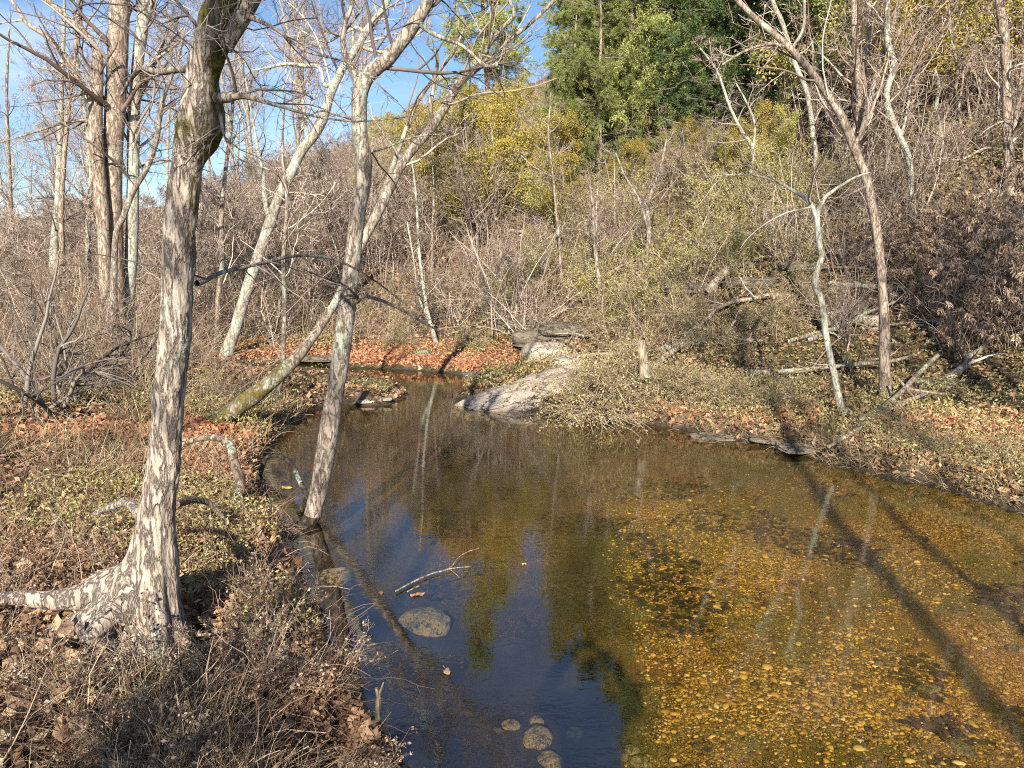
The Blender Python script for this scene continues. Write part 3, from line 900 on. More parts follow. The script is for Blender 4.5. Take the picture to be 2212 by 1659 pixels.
lt_ = [c for c in bpy.data.objects['leaning_tree'].children if c.name.startswith('trunk')][0]
co = np.zeros(len(lt_.data.vertices) * 3); lt_.data.vertices.foreach_get('co', co); co = co.reshape(-1, 3)
at_ = lt_.data.attributes.new('moss', 'FLOAT', 'POINT'); at_.data.foreach_set('value', (0.33 * sstep(1.5, 0.6, co[:, 2])).astype(np.float32))
Yc = hy(255, 775)
hand_tree('tall_tree', 'tallest and thickest trunk of the clump behind the big tree, broad pale bark', 
    [(258, 780, 56), (250, 700, 46), (246, 586, 40), (244, 500, 40), (243, 400, 37), (245, 300, 38), (249, 233, 40), (253, 133, 40), (258, 33, 38), (262, -80, 34), (268, -250, 28), (290, -420, 18), (300, -560, 8)],
    M['bark_tan'], Y=Yc, seed=10, crown=3, dens=0.75, t0=0.4, autolimbs=14, limb_len=0.24, rmin=0.003, sides=20)
hand_tree('tall_tree', 'straight second trunk of the clump, right of the thickest one, greenish lichen on it', 
    [(268, 775, 34), (276, 650, 28), (283, 560, 26), (286, 480, 25), (288, 350, 24), (289, 250, 24), (296, 150, 22), (308, 50, 24), (318, -30, 22), (330, -200, 16), (350, -380, 8)],
    M['bark_pale'], Y=Yc + 0.3, seed=11, crown=3, dens=0.75, t0=0.4, autolimbs=12, limb_len=0.24, rmin=0.003,
    limbs=[[(308, 60, 12), (325, 20, 12), (335, -20, 10), (360, -100, 6)], [(287, 210, 9), (300, 160, 10), (320, 150, 9), (345, 153, 8)]])
hand_tree('broken_tree', 'dark split trunk with twisted limbs reaching up left, on left of the clump', 
    [(246, 772, 30), (236, 700, 28), (228, 600, 26), (224, 500, 26), (216, 400, 27), (208, 320, 30), (206, 250, 28), (208, 180, 26), (211, 130, 22), (212, 112, 14)],
    M['bark_tan'], Y=Yc - 0.3, seed=12, crown=3, dens=0.5, t0=0.6, rmin=0.003,
    limbs=[[(210, 130, 18), (203, 98, 14), (180, 68, 11), (155, 45, 10), (120, 15, 9), (80, -15, 8), (20, -60, 6), (-40, -120, 4)],
           [(200, 235, 12), (185, 205, 10), (165, 165, 10), (140, 125, 10), (112, 88, 10), (85, 68, 10), (58, 50, 9), (40, 22, 8), (20, -5, 7), (-10, -50, 5)],
           [(200, 270, 10), (180, 260, 7), (130, 268, 5), (60, 290, 4), (0, 308, 3)]])
hand_tree('slanting_tree', 'dark thin stem slanting right out of the clump towards the big trunk', 
    [(245, 790, 16), (248, 533, 13), (267, 467, 12), (290, 410, 11), (312, 373, 11), (330, 330, 11), (340, 290, 11), (347, 233, 10), (360, 190, 8), (383, 133, 6), (400, 60, 4)],
    M['bark_grey'], Y=Yc - 1.2, seed=13, crown=3, dens=0.6, t0=0.4, autolimbs=5, limb_len=0.3, rmin=0.0025, twigmat='twig_dark')
Ys = hy(497, 770)
hand_tree('sycamore', 'pale crooked tree with patchy whitish bark leaning right, behind the creek tree', 
    [(490, 775, 26), (507, 715, 24), (522, 665, 24), (547, 586, 23), (566, 530, 22), (583, 483, 24), (600, 433, 20), (627, 377, 20), (652, 325, 20), (675, 297, 20), (693, 267, 20), (705, 235, 18), (713, 207, 17), (730, 167, 16), (745, 140, 16), (761, 117, 15),
     (788, 73, 15), (812, 40, 14), (831, 15, 12), (850, -30, 11), (900, -140, 8), (920, -260, 5)],
    M['bark_pale'], Y=Ys, seed=14, crown=3, dens=0.6, t0=0.45, autolimbs=6, limb_len=0.25, rmin=0.003, twigmat='twig', sides=18, n=100,
    limbs=[[(728, 170, 9), (702, 185, 8), (690, 146, 8), (660, 142, 8), (620, 138, 7), (580, 146, 5), (545, 152, 3)],
           [(583, 483, 12), (572, 430, 10), (568, 370, 8), (556, 320, 7), (545, 250, 5), (530, 170, 4)],
           [(788, 73, 9), (770, 60, 7), (735, 75, 6), (700, 90, 5), (640, 60, 3)],
           [(775, 95, 9), (800, 108, 8), (850, 110, 6), (900, 75, 4), (930, 40, 3)]])
for i, (lab, rows, m_) in enumerate((
    ('slim pale green lichened tree near the left edge, left one of a close pair', [(112, 700, 20), (115, 620, 20), (118, 520, 17), (125, 433, 13), (130, 300, 12), (133, 183, 9), (138, 60, 7), (140, -60, 4)], 'bark_pale'),
    ('slim tan tree near the left edge, right one of a close pair', [(145, 715, 14), (137, 640, 13), (135, 560, 12), (132, 470, 11), (137, 360, 10), (145, 270, 9), (152, 200, 8), (165, 90, 7), (172, -40, 5)], 'bark_tan'),
    ('thin pale trunk just left of the clump of tall trees', [(200, 690, 12), (193, 600, 12), (190, 500, 11), (195, 400, 10), (197, 367, 10), (185, 250, 8), (165, 120, 7), (172, 0, 6), (175, -100, 4)], 'bark_pale'),
    ('thin grey tree by the left edge of the view with bluish bark', [(28, 640, 12), (25, 560, 12), (22, 430, 10), (17, 310, 8), (14, 200, 6), (20, 60, 4)], 'bark_grey'))):
    Yq = hy(rows[0][0], rows[0][1] + 4) * (0.9 if i == 3 else 1)
    hand_tree('slender_tree', lab, rows, M[m_], Y=min(Yq, 26), seed=20 + i, crown=3, dens=0.7, t0=0.35, autolimbs=10, limb_len=0.22, rmin=0.004, sides=10, n=40)

Y7 = hy(1912, 864)
hand_tree('curving_tree', 'tall smooth tree on right bank whose trunk curves up and far to the left', 
    [(1912, 864, 25), (1911, 800, 24), (1910, 703, 22), (1906, 620, 19), (1900, 553, 18), (1894, 500, 18), (1885, 450, 18), (1870, 383, 18), (1844, 317, 18), (1818, 253, 18), (1785, 200, 16), (1742, 143, 15), (1688, 87, 13), (1635, 43, 12), (1592, 0, 11), (1520, -80, 9), (1450, -190, 6)],
    M['bark_tan'], Y=Y7, seed=30, crown=3, dens=0.40, t0=0.5, autolimbs=6, limb_len=0.25, rmin=0.003, sides=18, n=90, twigmat='twig',
    limbs=[[(1840, 325, 9, Y7), (1870, 270, 7, Y7), (1890, 220, 6, Y7), (1905, 180, 5, Y7), (1920, 120, 3, Y7)],
           [(1692, 100, 8, Y7), (1660, 95, 6, Y7), (1610, 110, 5, Y7), (1560, 140, 4, Y7)]])
Y9 = hy(1824, 897)
hand_tree('crooked_sapling', 'pale lichened crooked sapling forking low, at the water edge on right bank', 
    [(1828, 905, 17), (1818, 886, 16), (1802, 810, 15), (1785, 730, 14), (1775, 653, 14), (1761, 616, 14), (1767, 580, 12), (1775, 553, 12), (1768, 517, 12), (1765, 470, 12), (1770, 450, 10), (1782, 427, 8), (1800, 412, 7), (1818, 400, 6), (1848, 383, 5), (1880, 372, 3)],
    M['bark_pale'], Y=Y9, seed=31, crown=2, dens=0.6, t0=0.6, rmin=0.002, sides=16, n=70, amp=0.1,
    limbs=[[(1765, 475, 10), (1755, 448, 9), (1742, 430, 8), (1715, 413, 7), (1690, 398, 6), (1662, 387, 5), (1622, 378, 4), (1570, 378, 3), (1530, 382, 2)]])

# trees on the hillside, each traced and stood on the slope
HT = [
    ('slender_tree', 'pale thin tree with its crown spread left, against the dark green conifers', 'bark_pale', [(1615, 460, 8), (1622, 383, 8), (1627, 323, 8), (1602, 283, 7), (1575, 227, 6), (1552, 160, 5), (1525, 120, 4), (1502, 93, 3)],
        [[(1627, 323, 5), (1630, 267, 5), (1612, 220, 4), (1590, 180, 3)]]),
    ('tall_tree', 'tall straight tree with ridged trunk behind the curving tree, slightly left', 'bark_tan', [(1822, 425, 20), (1824, 383, 18), (1830, 333, 18), (1852, 267, 17), (1858, 217, 16), (1853, 150, 14), (1846, 80, 12), (1845, 0, 11), (1843, -120, 8)],
        [[(1862, 230, 12), (1868, 133, 12), (1880, 67, 12), (1877, 0, 11), (1880, -120, 7)]]),
    ('twisted_tree', 'twisted pale tree with a kinked trunk and dark hollow low down', 'bark_pale', [(1972, 470, 14), (1968, 433, 13), (1965, 350, 13), (1942, 293, 14), (1920, 240, 14), (1915, 200, 12), (1926, 165, 12), (1933, 140, 12), (1918, 95, 12), (1916, 50, 11), (1918, 0, 10), (1930, -90, 7)],
        [[(1945, 300, 7), (1958, 250, 5), (1965, 200, 4), (1968, 165, 3)]]),
    ('tall_tree', 'stout light tan trunk near the right edge of the view', 'bark_tan', [(2182, 430, 20), (2178, 333, 19), (2176, 233, 19), (2174, 150, 18), (2167, 67, 17), (2158, 0, 16), (2150, -100, 12)],
        [[(2180, 330, 8), (2130, 320, 5), (2075, 345, 4), (2020, 340, 3)]]),
    ('slender_tree', 'short bare stem with a bent top between the twisted tree and the right edge', 'bark_pale', [(2040, 345, 9), (2036, 320, 9), (2030, 275, 8), (2022, 235, 8), (2028, 190, 7), (2020, 150, 5)], []),
    ('slender_tree', 'thin pair of stems beyond the short bent one', 'bark_tan', [(2085, 340, 8), (2075, 270, 7), (2062, 220, 6), (2068, 150, 6), (2055, 80, 5), (2050, 10, 4)], [[(2070, 240, 5), (2080, 170, 4), (2078, 120, 3)]]),
    ('slender_tree', 'pale trunk leaning right across the upper slope behind the curving tree', 'bark_pale', [(1766, 400, 9), (1762, 330, 10), (1756, 290, 10), (1752, 250, 10), (1740, 190, 10), (1722, 150, 10), (1708, 110, 10), (1690, 50, 9), (1668, 0, 9), (1650, -80, 6)],
        [[(1708, 110, 6), (1735, 60, 6), (1738, 0, 5), (1740, -80, 4)]]),
    ('crooked_sapling', 'small crooked sapling with pale forked stems alone on the middle of the hillside', 'bark_pale', [(1055, 470, 7), (1060, 440, 7), (1071, 410, 7), (1068, 392, 6), (1075, 370, 6), (1066, 333, 5), (1056, 315, 4), (1040, 300, 3)],
        [[(1061, 428, 5), (1038, 400, 5), (1028, 378, 4), (1031, 327, 3)], [(1075, 375, 4), (1080, 345, 3), (1082, 300, 3)]]),
    ('slender_tree', 'very thin straight tree left of the hillside clearing', 'bark_tan', [(1215, 640, 6), (1208, 520, 6), (1200, 440, 5), (1195, 383, 5), (1185, 300, 4), (1190, 200, 3)], []),
    ('slender_tree', 'short thick grey stem above the middle of the slope, broken at top', 'bark_grey', [(1300, 660, 10), (1290, 580, 9), (1285, 520, 9), (1282, 460, 8), (1275, 400, 6)], []),
    ('slender_tree', 'grey tree with spreading forks at the upper edge of the grassy slope', 'bark_grey', [(1390, 612, 12), (1395, 560, 11), (1402, 510, 10), (1400, 440, 8), (1425, 370, 6), (1440, 300, 4)],
        [[(1402, 500, 7), (1380, 430, 6), (1350, 380, 4), (1330, 330, 3)]]),
    ('slender_tree', 'pair of pale stems rising from the leafy bank beyond the gravel bar', 'bark_pale', [(942, 745, 10), (925, 680, 8), (915, 620, 7), (905, 540, 6), (900, 440, 5), (890, 340, 4)],
        [[(930, 700, 6), (905, 640, 5), (895, 570, 4), (880, 480, 3)]]),
    ('slender_tree', 'thin trunk beside the leaning tree at the far bend of the creek', 'bark_grey', [(598, 870, 12), (608, 810, 12), (612, 740, 10), (615, 650, 10), (612, 560, 9), (620, 440, 8), (610, 330, 6), (615, 200, 4)], []),
    ('slender_tree', 'dim grey trunk behind the leaning tree base, left of the sycamore', 'bark_grey', [(470, 740, 14), (472, 640, 12), (480, 560, 11), (478, 470, 10), (486, 380, 9), (500, 260, 7), (510, 120, 5)], []),
    ('tall_tree', 'tree with a bare trunk on the low ridge behind the conifer shadows', 'bark_tan', [(1668, 560, 9), (1745, 520, 9), (1742, 420, 8), (1730, 300, 8), (1738, 180, 7), (1745, 60, 6), (1750, -60, 5)], []),
]
HT = HT[:-1]
for i, (nm, lab, m_, rows, lbs) in enumerate(HT):
    b = hit(rows[0][0], rows[0][1])
    hand_tree(nm, lab, rows, M[m_], Y=float(b[1]), seed=40 + i, crown=3, dens=0.65, t0=0.3, autolimbs=9, limb_len=0.25, rmin=0.004, sides=10, n=44, limbs=lbs, amp=0.08)
#@@SECTION_WOODS
# ------------------------------------------------------------------ woods and thickets
def skyline(px):
    return np.interp(px, [-300, 0, 300, 450, 560, 700, 800, 1000, 1150, 1180, 1230, 1400, 1500, 1600, 1700, 1800], [440, 430, 400, 385, 340, 300, 260, 195, 170, 230, 310, 290, 240, 250, 80, -900])
def pix(x, y, z):
    yc = y * CT - (z - H) * ST
    zc = y * ST + (z - H) * CT
    return 1106 + F * x / yc, 829.5 - F * zc / yc
def cap_scale(x, y, h, s):
    # the woods thin out below this outline, so the sky shows above them
    z = ground(x, y)
    while s > 0.22:
        a, b = pix(x, y, z + h * s)
        if b > skyline(a): return s
        s *= 0.94
    return 0
def scatter_copies(protos, spots, label, group, smin, smax, g, tilt=0.06, top=0):
    used = set()
    for i, (x, y) in enumerate(spots):
        s_ = g.uniform(smin, smax)
        if top:
            s_ = cap_scale(x, y, top, s_)
            if not s_: continue
        k = int(g.integers(0, len(protos)))
        o = protos[k] if k not in used else copy_tree(protos[k])
        used.add(k)
        place(o, x, y, g.uniform(0, 6.28), s_, label, group, tilt=(g.normal(0, tilt), g.normal(0, tilt)))
    for k in range(len(protos)):
        if k not in used:
            for c in list(protos[k].children): bpy.data.objects.remove(c)
            bpy.data.objects.remove(protos[k])

def hill_spots(n, smin, smax, g, amax=40, amin=-28, dmin=8, dmax=80, test=None):
    out = []
    while len(out) < n:
        m = 4000
        az = np.radians(g.uniform(amin, amax, m)); d = np.exp(g.uniform(np.log(dmin), np.log(dmax), m))
        x, y = np.sin(az) * d, np.cos(az) * d
        z, dd, s = terrain(x, y)
        ok = (s > smin) & (s < smax)
        if test is not None:
            ok &= test(x, y, z)
        out += list(zip(x[ok], y[ok]))
    return [(float(a), float(b)) for a, b in out[:n]]

def pix(x, y, z):
    yc = y * CT - (z - H) * ST
    zc = y * ST + (z - H) * CT
    return 1106 + F * x / yc, 829.5 - F * zc / yc

g = np.random.default_rng(101)
# conifers on the upper right slope
con = [proto_conifer(200 + i, hh, 0.20, w, M[mm], 'conifer', 11, 0.04) for i, (hh, w, mm) in enumerate(((15, 3.4, 'conifer'), (13, 3.0, 'conifer'), (16, 3.6, 'conifer_dark')))]
CON = [(1225, 330, 27, 0, 0.46), (1285, 340, 26, 0, 0.52), (1350, 340, 28, 0, 0.56), (1465, 340, 27, 0, 0.85), (1520, 340, 28, 0, 1.0), (1760, 350, 27, 2, 0.85), (1850, 350, 30, 2, 0.9), (1930, 330, 26, 2, 0.8), (2040, 330, 29, 2, 0.9), (2130, 330, 26, 2, 0.85), (2215, 330, 30, 2, 0.95), (1500, 330, 29, 0, 0.95), (1240, 300, 33, 1, 0.58), (1540, 330, 27, 0, 1.05), (1500, 320, 31, 0, 1.2), (1570, 300, 34, 2, 1.1), (1640, 300, 28, 2, 0.9), (1290, 250, 38, 0, 0.58), (1470, 250, 40, 0, 1.15),
       (1700, 300, 36, 2, 1.1), (1780, 280, 42, 2, 1.2), (1900, 250, 45, 2, 1.2), (2000, 250, 38, 2, 1.0), (2100, 200, 44, 2, 1.25), (2200, 220, 40, 2, 1.1), (1460, 200, 46, 0, 1.2), (1600, 200, 48, 2, 1.2), (1830, 200, 52, 2, 1.2),
       (2300, 250, 36, 2, 1.1), (1060, 300, 44, 1, 0.95), (1560, 420, 24, 2, 0.7), (1650, 420, 23, 2, 0.75), (1720, 400, 25, 2, 0.8), (1800, 400, 30, 2, 0.9), (1980, 380, 27, 2, 0.85), (2080, 380, 30, 2, 0.9), (2180, 380, 27, 2, 0.8), (1880, 380, 32, 2, 0.9), (2150, 150, 56, 2, 1.2), (1950, 150, 60, 2, 1.2), (1450, 150, 56, 0, 0.95), (1500, 120, 60, 0, 1.3)]
used = set()
for i, (cx, cy, Yd, k, s) in enumerate(CON):
    x = (cx - 1106) / F * Yd * 1.02
    o = con[k] if k not in used else copy_tree(con[k])
    used.add(k)
    bright = k != 2
    place(o, x, Yd, g.uniform(0, 6.28), s, ('tall bright green conifer on the slope beside the gap of sky' if bright else 'dark green conifer standing in shade behind the bare trees on the slope'),
          'bright conifers on the slope' if bright else 'dark conifers on the upper slope', tilt=(g.normal(0, .03), g.normal(0, .03)))
    if cx == 1060:
        o['label'] = 'thin grey green pine alone against the sky left of the conifers'; del o['group']

# leafy olive small trees on the hillside
ol = [proto_tree(300 + i, 6.5, 0.07, 0.06, 12, 1, 0.8, 0.15, 0.42, 50, 0.04, 0.006, M['bark_tan'], M['twig'], 'leafy_tree', leafmat=M['olive' if i % 2 else 'ochre'], leafn=13000, leafsize=0.09) for i in range(4)]
def in_px(x0, x1, y0, y1):
    def t(x, y, z):
        a, b = pix(x, y, z)
        return (a > x0) & (a < x1) & (b > y0) & (b < y1)
    return t
spots = hill_spots(46, 3, 40, g, dmin=20, dmax=50, test=in_px(780, 1300, 300, 560)) + hill_spots(7, 5, 40, g, dmin=24, dmax=50, test=in_px(1750, 2212, 200, 400)) + hill_spots(14, 3, 40, g, dmin=19, dmax=25, test=in_px(1250, 1650, 300, 430)) + hill_spots(6, 5, 60, g, dmin=30, dmax=60, test=in_px(700, 1200, 250, 400))
scatter_copies(ol, spots, 'small tree with dull olive and ochre leaves on the hillside thicket', 'olive leaved trees on the hillside', 0.7, 1.15, g, top=6.5)

# bare small trees across the hillside
bt = [proto_tree(400 + i, 8.0, 0.075, 0.06, 13, 3, 0.62, 0.2, 0.38, 45, 0.05, 0.006, M['bark_tan' if i % 2 else 'bark_grey'], M['twig'], 'bare_tree') for i in range(5)]
spots = hill_spots(85, 5, 55, g, amin=-20, dmin=16, dmax=60, test=lambda x, y, z: (pix(x, y, z)[1] < 500) & ((pix(x, y, z)[0] < 760) | (pix(x, y, z)[0] > 1250)))
spots += hill_spots(30, 1.5, 12, g, amin=-25, dmin=16, dmax=40, test=lambda x, y, z: pix(x, y, z)[0] < 1200)
scatter_copies(bt, spots, 'slim bare tree in the thicket on the hillside', 'bare trees on the hillside', 0.5, 1.05, g, top=8.0)

# tall bare woods on the left flat and behind the bend
tt = [proto_tree(500 + i, 15.0, 0.15, 0.035, 16, 3, 0.66, 0.3, 0.30, 42, 0.06, 0.009, M['bark_pale' if i % 2 else 'bark_grey'], M['twig'], 'tall_bare_tree') for i in range(4)]
spots = []
while len(spots) < 40:
    az = math.radians(g.uniform(-46, -4)); d = g.uniform(32, 80)
    x, y = math.sin(az) * d, math.cos(az) * d
    z, dd, s = terrain(np.array([x]), np.array([y]))
    if dd[0] > 1.5 and s[0] < 25 and not (az > -0.22 and d < 45):
        spots.append((x, y))
scatter_copies(tt, spots, 'tall bare tree in the woods on the flat beyond the creek bend', 'tall bare trees in the far woods', 0.5, 0.85, g, 0.03)
lt = [proto_tree(550 + i, 7.0, 0.06, 0.07, 14, 3, 0.8, 0.12, 0.42, 42, 0.06, 0.008, M['bark_tan' if i % 2 else 'bark_grey'], M['twig'], 'low_tree') for i in range(4)]
spots = []
while len(spots) < 150:
    az = math.radians(g.uniform(-46, -9)); d = math.exp(g.uniform(math.log(22), math.log(75)))
    x, y = math.sin(az) * d, math.cos(az) * d
    z, dd, s = terrain(np.array([x]), np.array([y]))
    if dd[0] > 1.0 and s[0] < 22:
        spots.append((x, y))
scatter_copies(lt, spots, 'low twiggy tree in the grey brown woods beyond the flat left bank', 'low trees in the far woods', 0.55, 1.0, g, 0.08, top=7.0)

# bare shrubs
sh = [proto_shrub(600 + i, 1.9, 16, 3, 'bare_shrub', M['twig'], 0.35, 0.72, 0.0035, -0.01) for i in range(4)]
spots = hill_spots(215, 0.8, 40, g, amin=-25, dmin=12, dmax=45, test=lambda x, y, z: ((pix(x, y, z)[1] < 600) | (pix(x, y, z)[0] < 1150) | (pix(x, y, z)[0] > 1800)) & ~((pix(x, y, z)[0] > 1330) & (pix(x, y, z)[0] < 1700) & (pix(x, y, z)[1] > 420)) & ~((pix(x, y, z)[0] > 1830) & (pix(x, y, z)[1] > 500)))
scatter_copies(sh, spots, 'tangled bare grey brown shrub on the hillside', 'bare shrubs on the hillside', 0.6, 1.45, g)
sh2 = [proto_shrub(650 + i, 2.2, 18, 3, 'bare_bush', M['bramble'], 0.40, 0.7, 0.003, 0.0) for i in range(3)]
spots = []
while len(spots) < 70:
    az = math.radians(g.uniform(-44, -8)); d = g.uniform(11.5, 34)
    x, y = math.sin(az) * d, math.cos(az) * d
    z, dd, s = terrain(np.array([x]), np.array([y]))
    a, b = pix(x, y, z[0])
    if dd[0] > 0.6 and s[0] < 2 and b < 800 and not (420 < a < 1050 and d < 21):
        spots.append((x, y))
scatter_copies(sh2, spots, 'thin leafless brown bush on the flat left bank behind the big tree', 'leafless bushes on the left bank', 0.5, 1.1, g)

# olive leaved shrubs scattered over the sunny slope
os_ = [proto_shrub(680 + i, 1.5, 15, 2, 'olive_shrub', M['twig'], 0.45, 0.8, 0.004, 0.0, M['olive'], 2600, 0.045) for i in range(3)]
spots = hill_spots(46, 1.5, 26, g, dmin=13, dmax=34, test=in_px(980, 1800, 400, 760))
scatter_copies(os_, spots, 'knee high shrub with olive yellow leaves on the sunny slope', 'olive shrubs on the slope', 0.45, 1.0, g)

# leafy olive bramble mounds
mo = [proto_shrub(700 + i, 1.0, 70, 2, 'bramble_mound', M['bramble'], 0.8, 0.8, 0.003, -0.16, M['groundveg'], 6500, 0.028, r0=0.007) for i in range(3)]
MS = [(1300, 895, 1.25, 'largest dome of tangled bramble hanging over the water beside the sloping boulder'),
      (1420, 850, 0.95, 'yellowish bramble heap around the pale stump'),
      (1265, 840, 0.65, 'bramble tangle growing down onto the top of the sloping boulder'),
      (1350, 830, 1.0, 'tall bramble heap just behind the largest dome'),
      (1500, 850, 0.8, None), (1580, 860, 0.7, None), (1690, 880, 0.6, None), (1650, 700, 0.9, None), (1560, 740, 0.9, None), (1720, 640, 0.8, None),
      (1480, 700, 0.8, None), (1040, 745, 0.75, 'bramble clump with arching stems left of the small rock overhang'), (860, 745, 0.7, 'dark twiggy clump on the far leafy bank'),
      (2060, 985, 0.45, None), (1960, 960, 0.4, None), (2160, 1010, 0.5, None), (1320, 700, 0.9, None), (1180, 640, 0.9, None), (1080, 660, 0.9, None), (960, 660, 0.9, None), (1420, 640, 0.9, None), (1260, 600, 1.0, None)]
used = set()
for i, (a, b, s, lab) in enumerate(MS):
    k = i % 3
    o = mo[k] if k not in used else copy_tree(mo[k])
    used.add(k)
    h_ = hit(a, b)
    place(o, h_[0], h_[1], g.uniform(0, 6), s, lab or 'low mound of bramble and pale leaves on the right hand slope', None if lab else 'bramble mounds on the slope')

# evergreen-like mass of drooping dead leaves in the deep shade on the right
dl = [proto_shrub(750 + i, 2.2, 16, 2, 'drooping_bush', M['twig'], 0.35, 0.5, 0.004, -0.02) for i in range(2)]
for k, o in enumerate(dl):
    gg = np.random.default_rng(760 + k)
    lm = MB()
    nt_ = 85
    cc = np.stack([gg.normal(0, .7, nt_), gg.normal(0, .7, nt_), gg.uniform(0.4, 2.2, nt_)], 1)
    cc[:, :2] *= (1.25 - 0.35 * cc[:, 2:])
    for c in cc:
        n_ = 44
        dd = norm(gg.normal(size=(n_, 3)) * 0.5 + np.array([0, 0, -0.9]))
        s_ = gg.uniform(0.05, 0.13, n_)
        lm.leaves(c + dd * s_[:, None] * 0.6 + gg.normal(size=(n_, 3)) * 0.03, s_, np.clip(gg.random() * .5 + gg.random(n_) * .5, 0, 1), aspect=0.22, dirs=dd)
    lm.build('foliage', M['dead_leaf'], o)
DB = [(2070, 775, 0.75), (1985, 690, 0.65), (2160, 740, 0.85), (2050, 660, 0.75), (2140, 640, 0.85), (2230, 680, 0.9), (1855, 600, 0.5), (1930, 590, 0.6), (2040, 560, 0.75), (2150, 550, 0.8), (2220, 560, 0.8), (2270, 780, 0.7)]
for i, (a, b, s) in enumerate(DB):
    o = dl[i % 2] if i < 2 else copy_tree(dl[i % 2])
    h_ = hit(a, b)
    place(o, h_[0], h_[1], g.uniform(0, 6), s, 'bush hung with drooping dead brown leaves in the deep shade on the right', 'drooping bushes in the shade on the right')

# multi-stem shrubs on the left bank, nearer
for i, (a, b, s, lab) in enumerate(((125, 885, 1.15, 'leafless shrub of several thick crooked stems at the left edge of the bank'), (215, 850, 0.9, 'smaller crooked shrub between the left edge and the big tree'), (20, 800, 1.0, 'leafless shrub half out of view at the left edge'))):
    o = proto_shrub(800 + i, 2.1, 9, 3, 'crooked_shrub', M['twig_dark'], 0.6, 0.75, 0.0025, 0.02, wig=0.22, r0=0.035)
    h_ = hit(a, b)
    place(o, h_[0], h_[1], 1.3 * i, s, lab); o['category'] = 'shrub'

# ------------------------------------------------------------------ trees behind the camera: their shadows cross the creek
SB = [(2.25, -5.0, 0.13, 13, 0.01), (2.95, -5.6, 0.09, 12, 0.02), (-2.42, -5, 0.14, 10, 0.0), (-2.1, -5.3, 0.06, 9, 0.01), (6.1, -5, 0.22, 16, 0.0), (5.2, -7, 0.13, 14, 0.0), (6.9, -4, 0.20, 15, 0.01), (5.7, -3, 0.10, 12, 0.01), (7.6, -5, 0.22, 15, 0.0), (-6.2, -7, 0.12, 12, 0), (3.9, -3.2, 0.05, 8, 0.03)]
for i, (x, y, r, h_, ln) in enumerate(SB):
    o = proto_tree(900 + i, h_, r, 0.02, 11, 2, 0.6, 0.5, 0.24, 42, 0.05, 0.008, M['bark_grey'], M['twig_dark'], 'bare_tree', lean=ln)
    place(o, x, y, i * 1.7, 1.0, 'bare tree behind the viewer that throws its shadow across the creek', 'trees behind the viewer')
# a leafy bush added out of view, to shade the near left bank
nb_ = proto_shrub(980, 2.7, 34, 2, 'shade_bush', M['twig_dark'], 0.14, 0.9, 0.004, 0.02, M['conifer_dark'], 2200, 0.06)
place(nb_, -1.72, -1.75, 0.5, 1.0, 'unseen leafy bush added behind the viewer to shade the near left bank')
#@@SECTION_GROUND
# ------------------------------------------------------------------ rocks
def rock(name, label, loc, size, mat, seed=0, cat='rock', rot=0.0, tilt=(0, 0), flat=0.25, amp=0.25, group=None, n=26, z=None, layers=0.0):
    u = np.linspace(0, math.pi, n); v = np.linspace(0, 2 * math.pi, 2 * n, endpoint=False)
    U, Vv = np.meshgrid(u, v, indexing='ij')
    X = np.stack([np.sin(U) * np.cos(Vv), np.sin(U) * np.sin(Vv), np.cos(U)], -1)
    X = np.sign(X) * np.abs(X) ** (1 - flat * 0.6)
    d = fbm(X * 1.3 + seed * 7.7, 4, seed)
    X = X * (1 + amp * d)[..., None]
    if layers:
        X[..., :2] *= (1 + layers * (np.floor(X[..., 2:] * 4 + fbm(X * 1.5, 2, seed + 3)[..., None]) % 2 - 0.5))
    X = X * np.array(size) / 2
    idq = np.arange(n * 2 * n).reshape(n, 2 * n)
    f = np.stack([idq[:-1], idq[1:], np.roll(idq[1:], -1, 1), np.roll(idq[:-1], -1, 1)], -1).reshape(-1, 4)
    o = MB().add(X.reshape(-1, 3), f, 0.5).build(name, mat)
    o.location = (loc[0], loc[1], (ground(loc[0], loc[1]) if z is None else z))
    o.rotation_euler = (tilt[0], tilt[1], rot)
    return tag(o, label, cat, group)

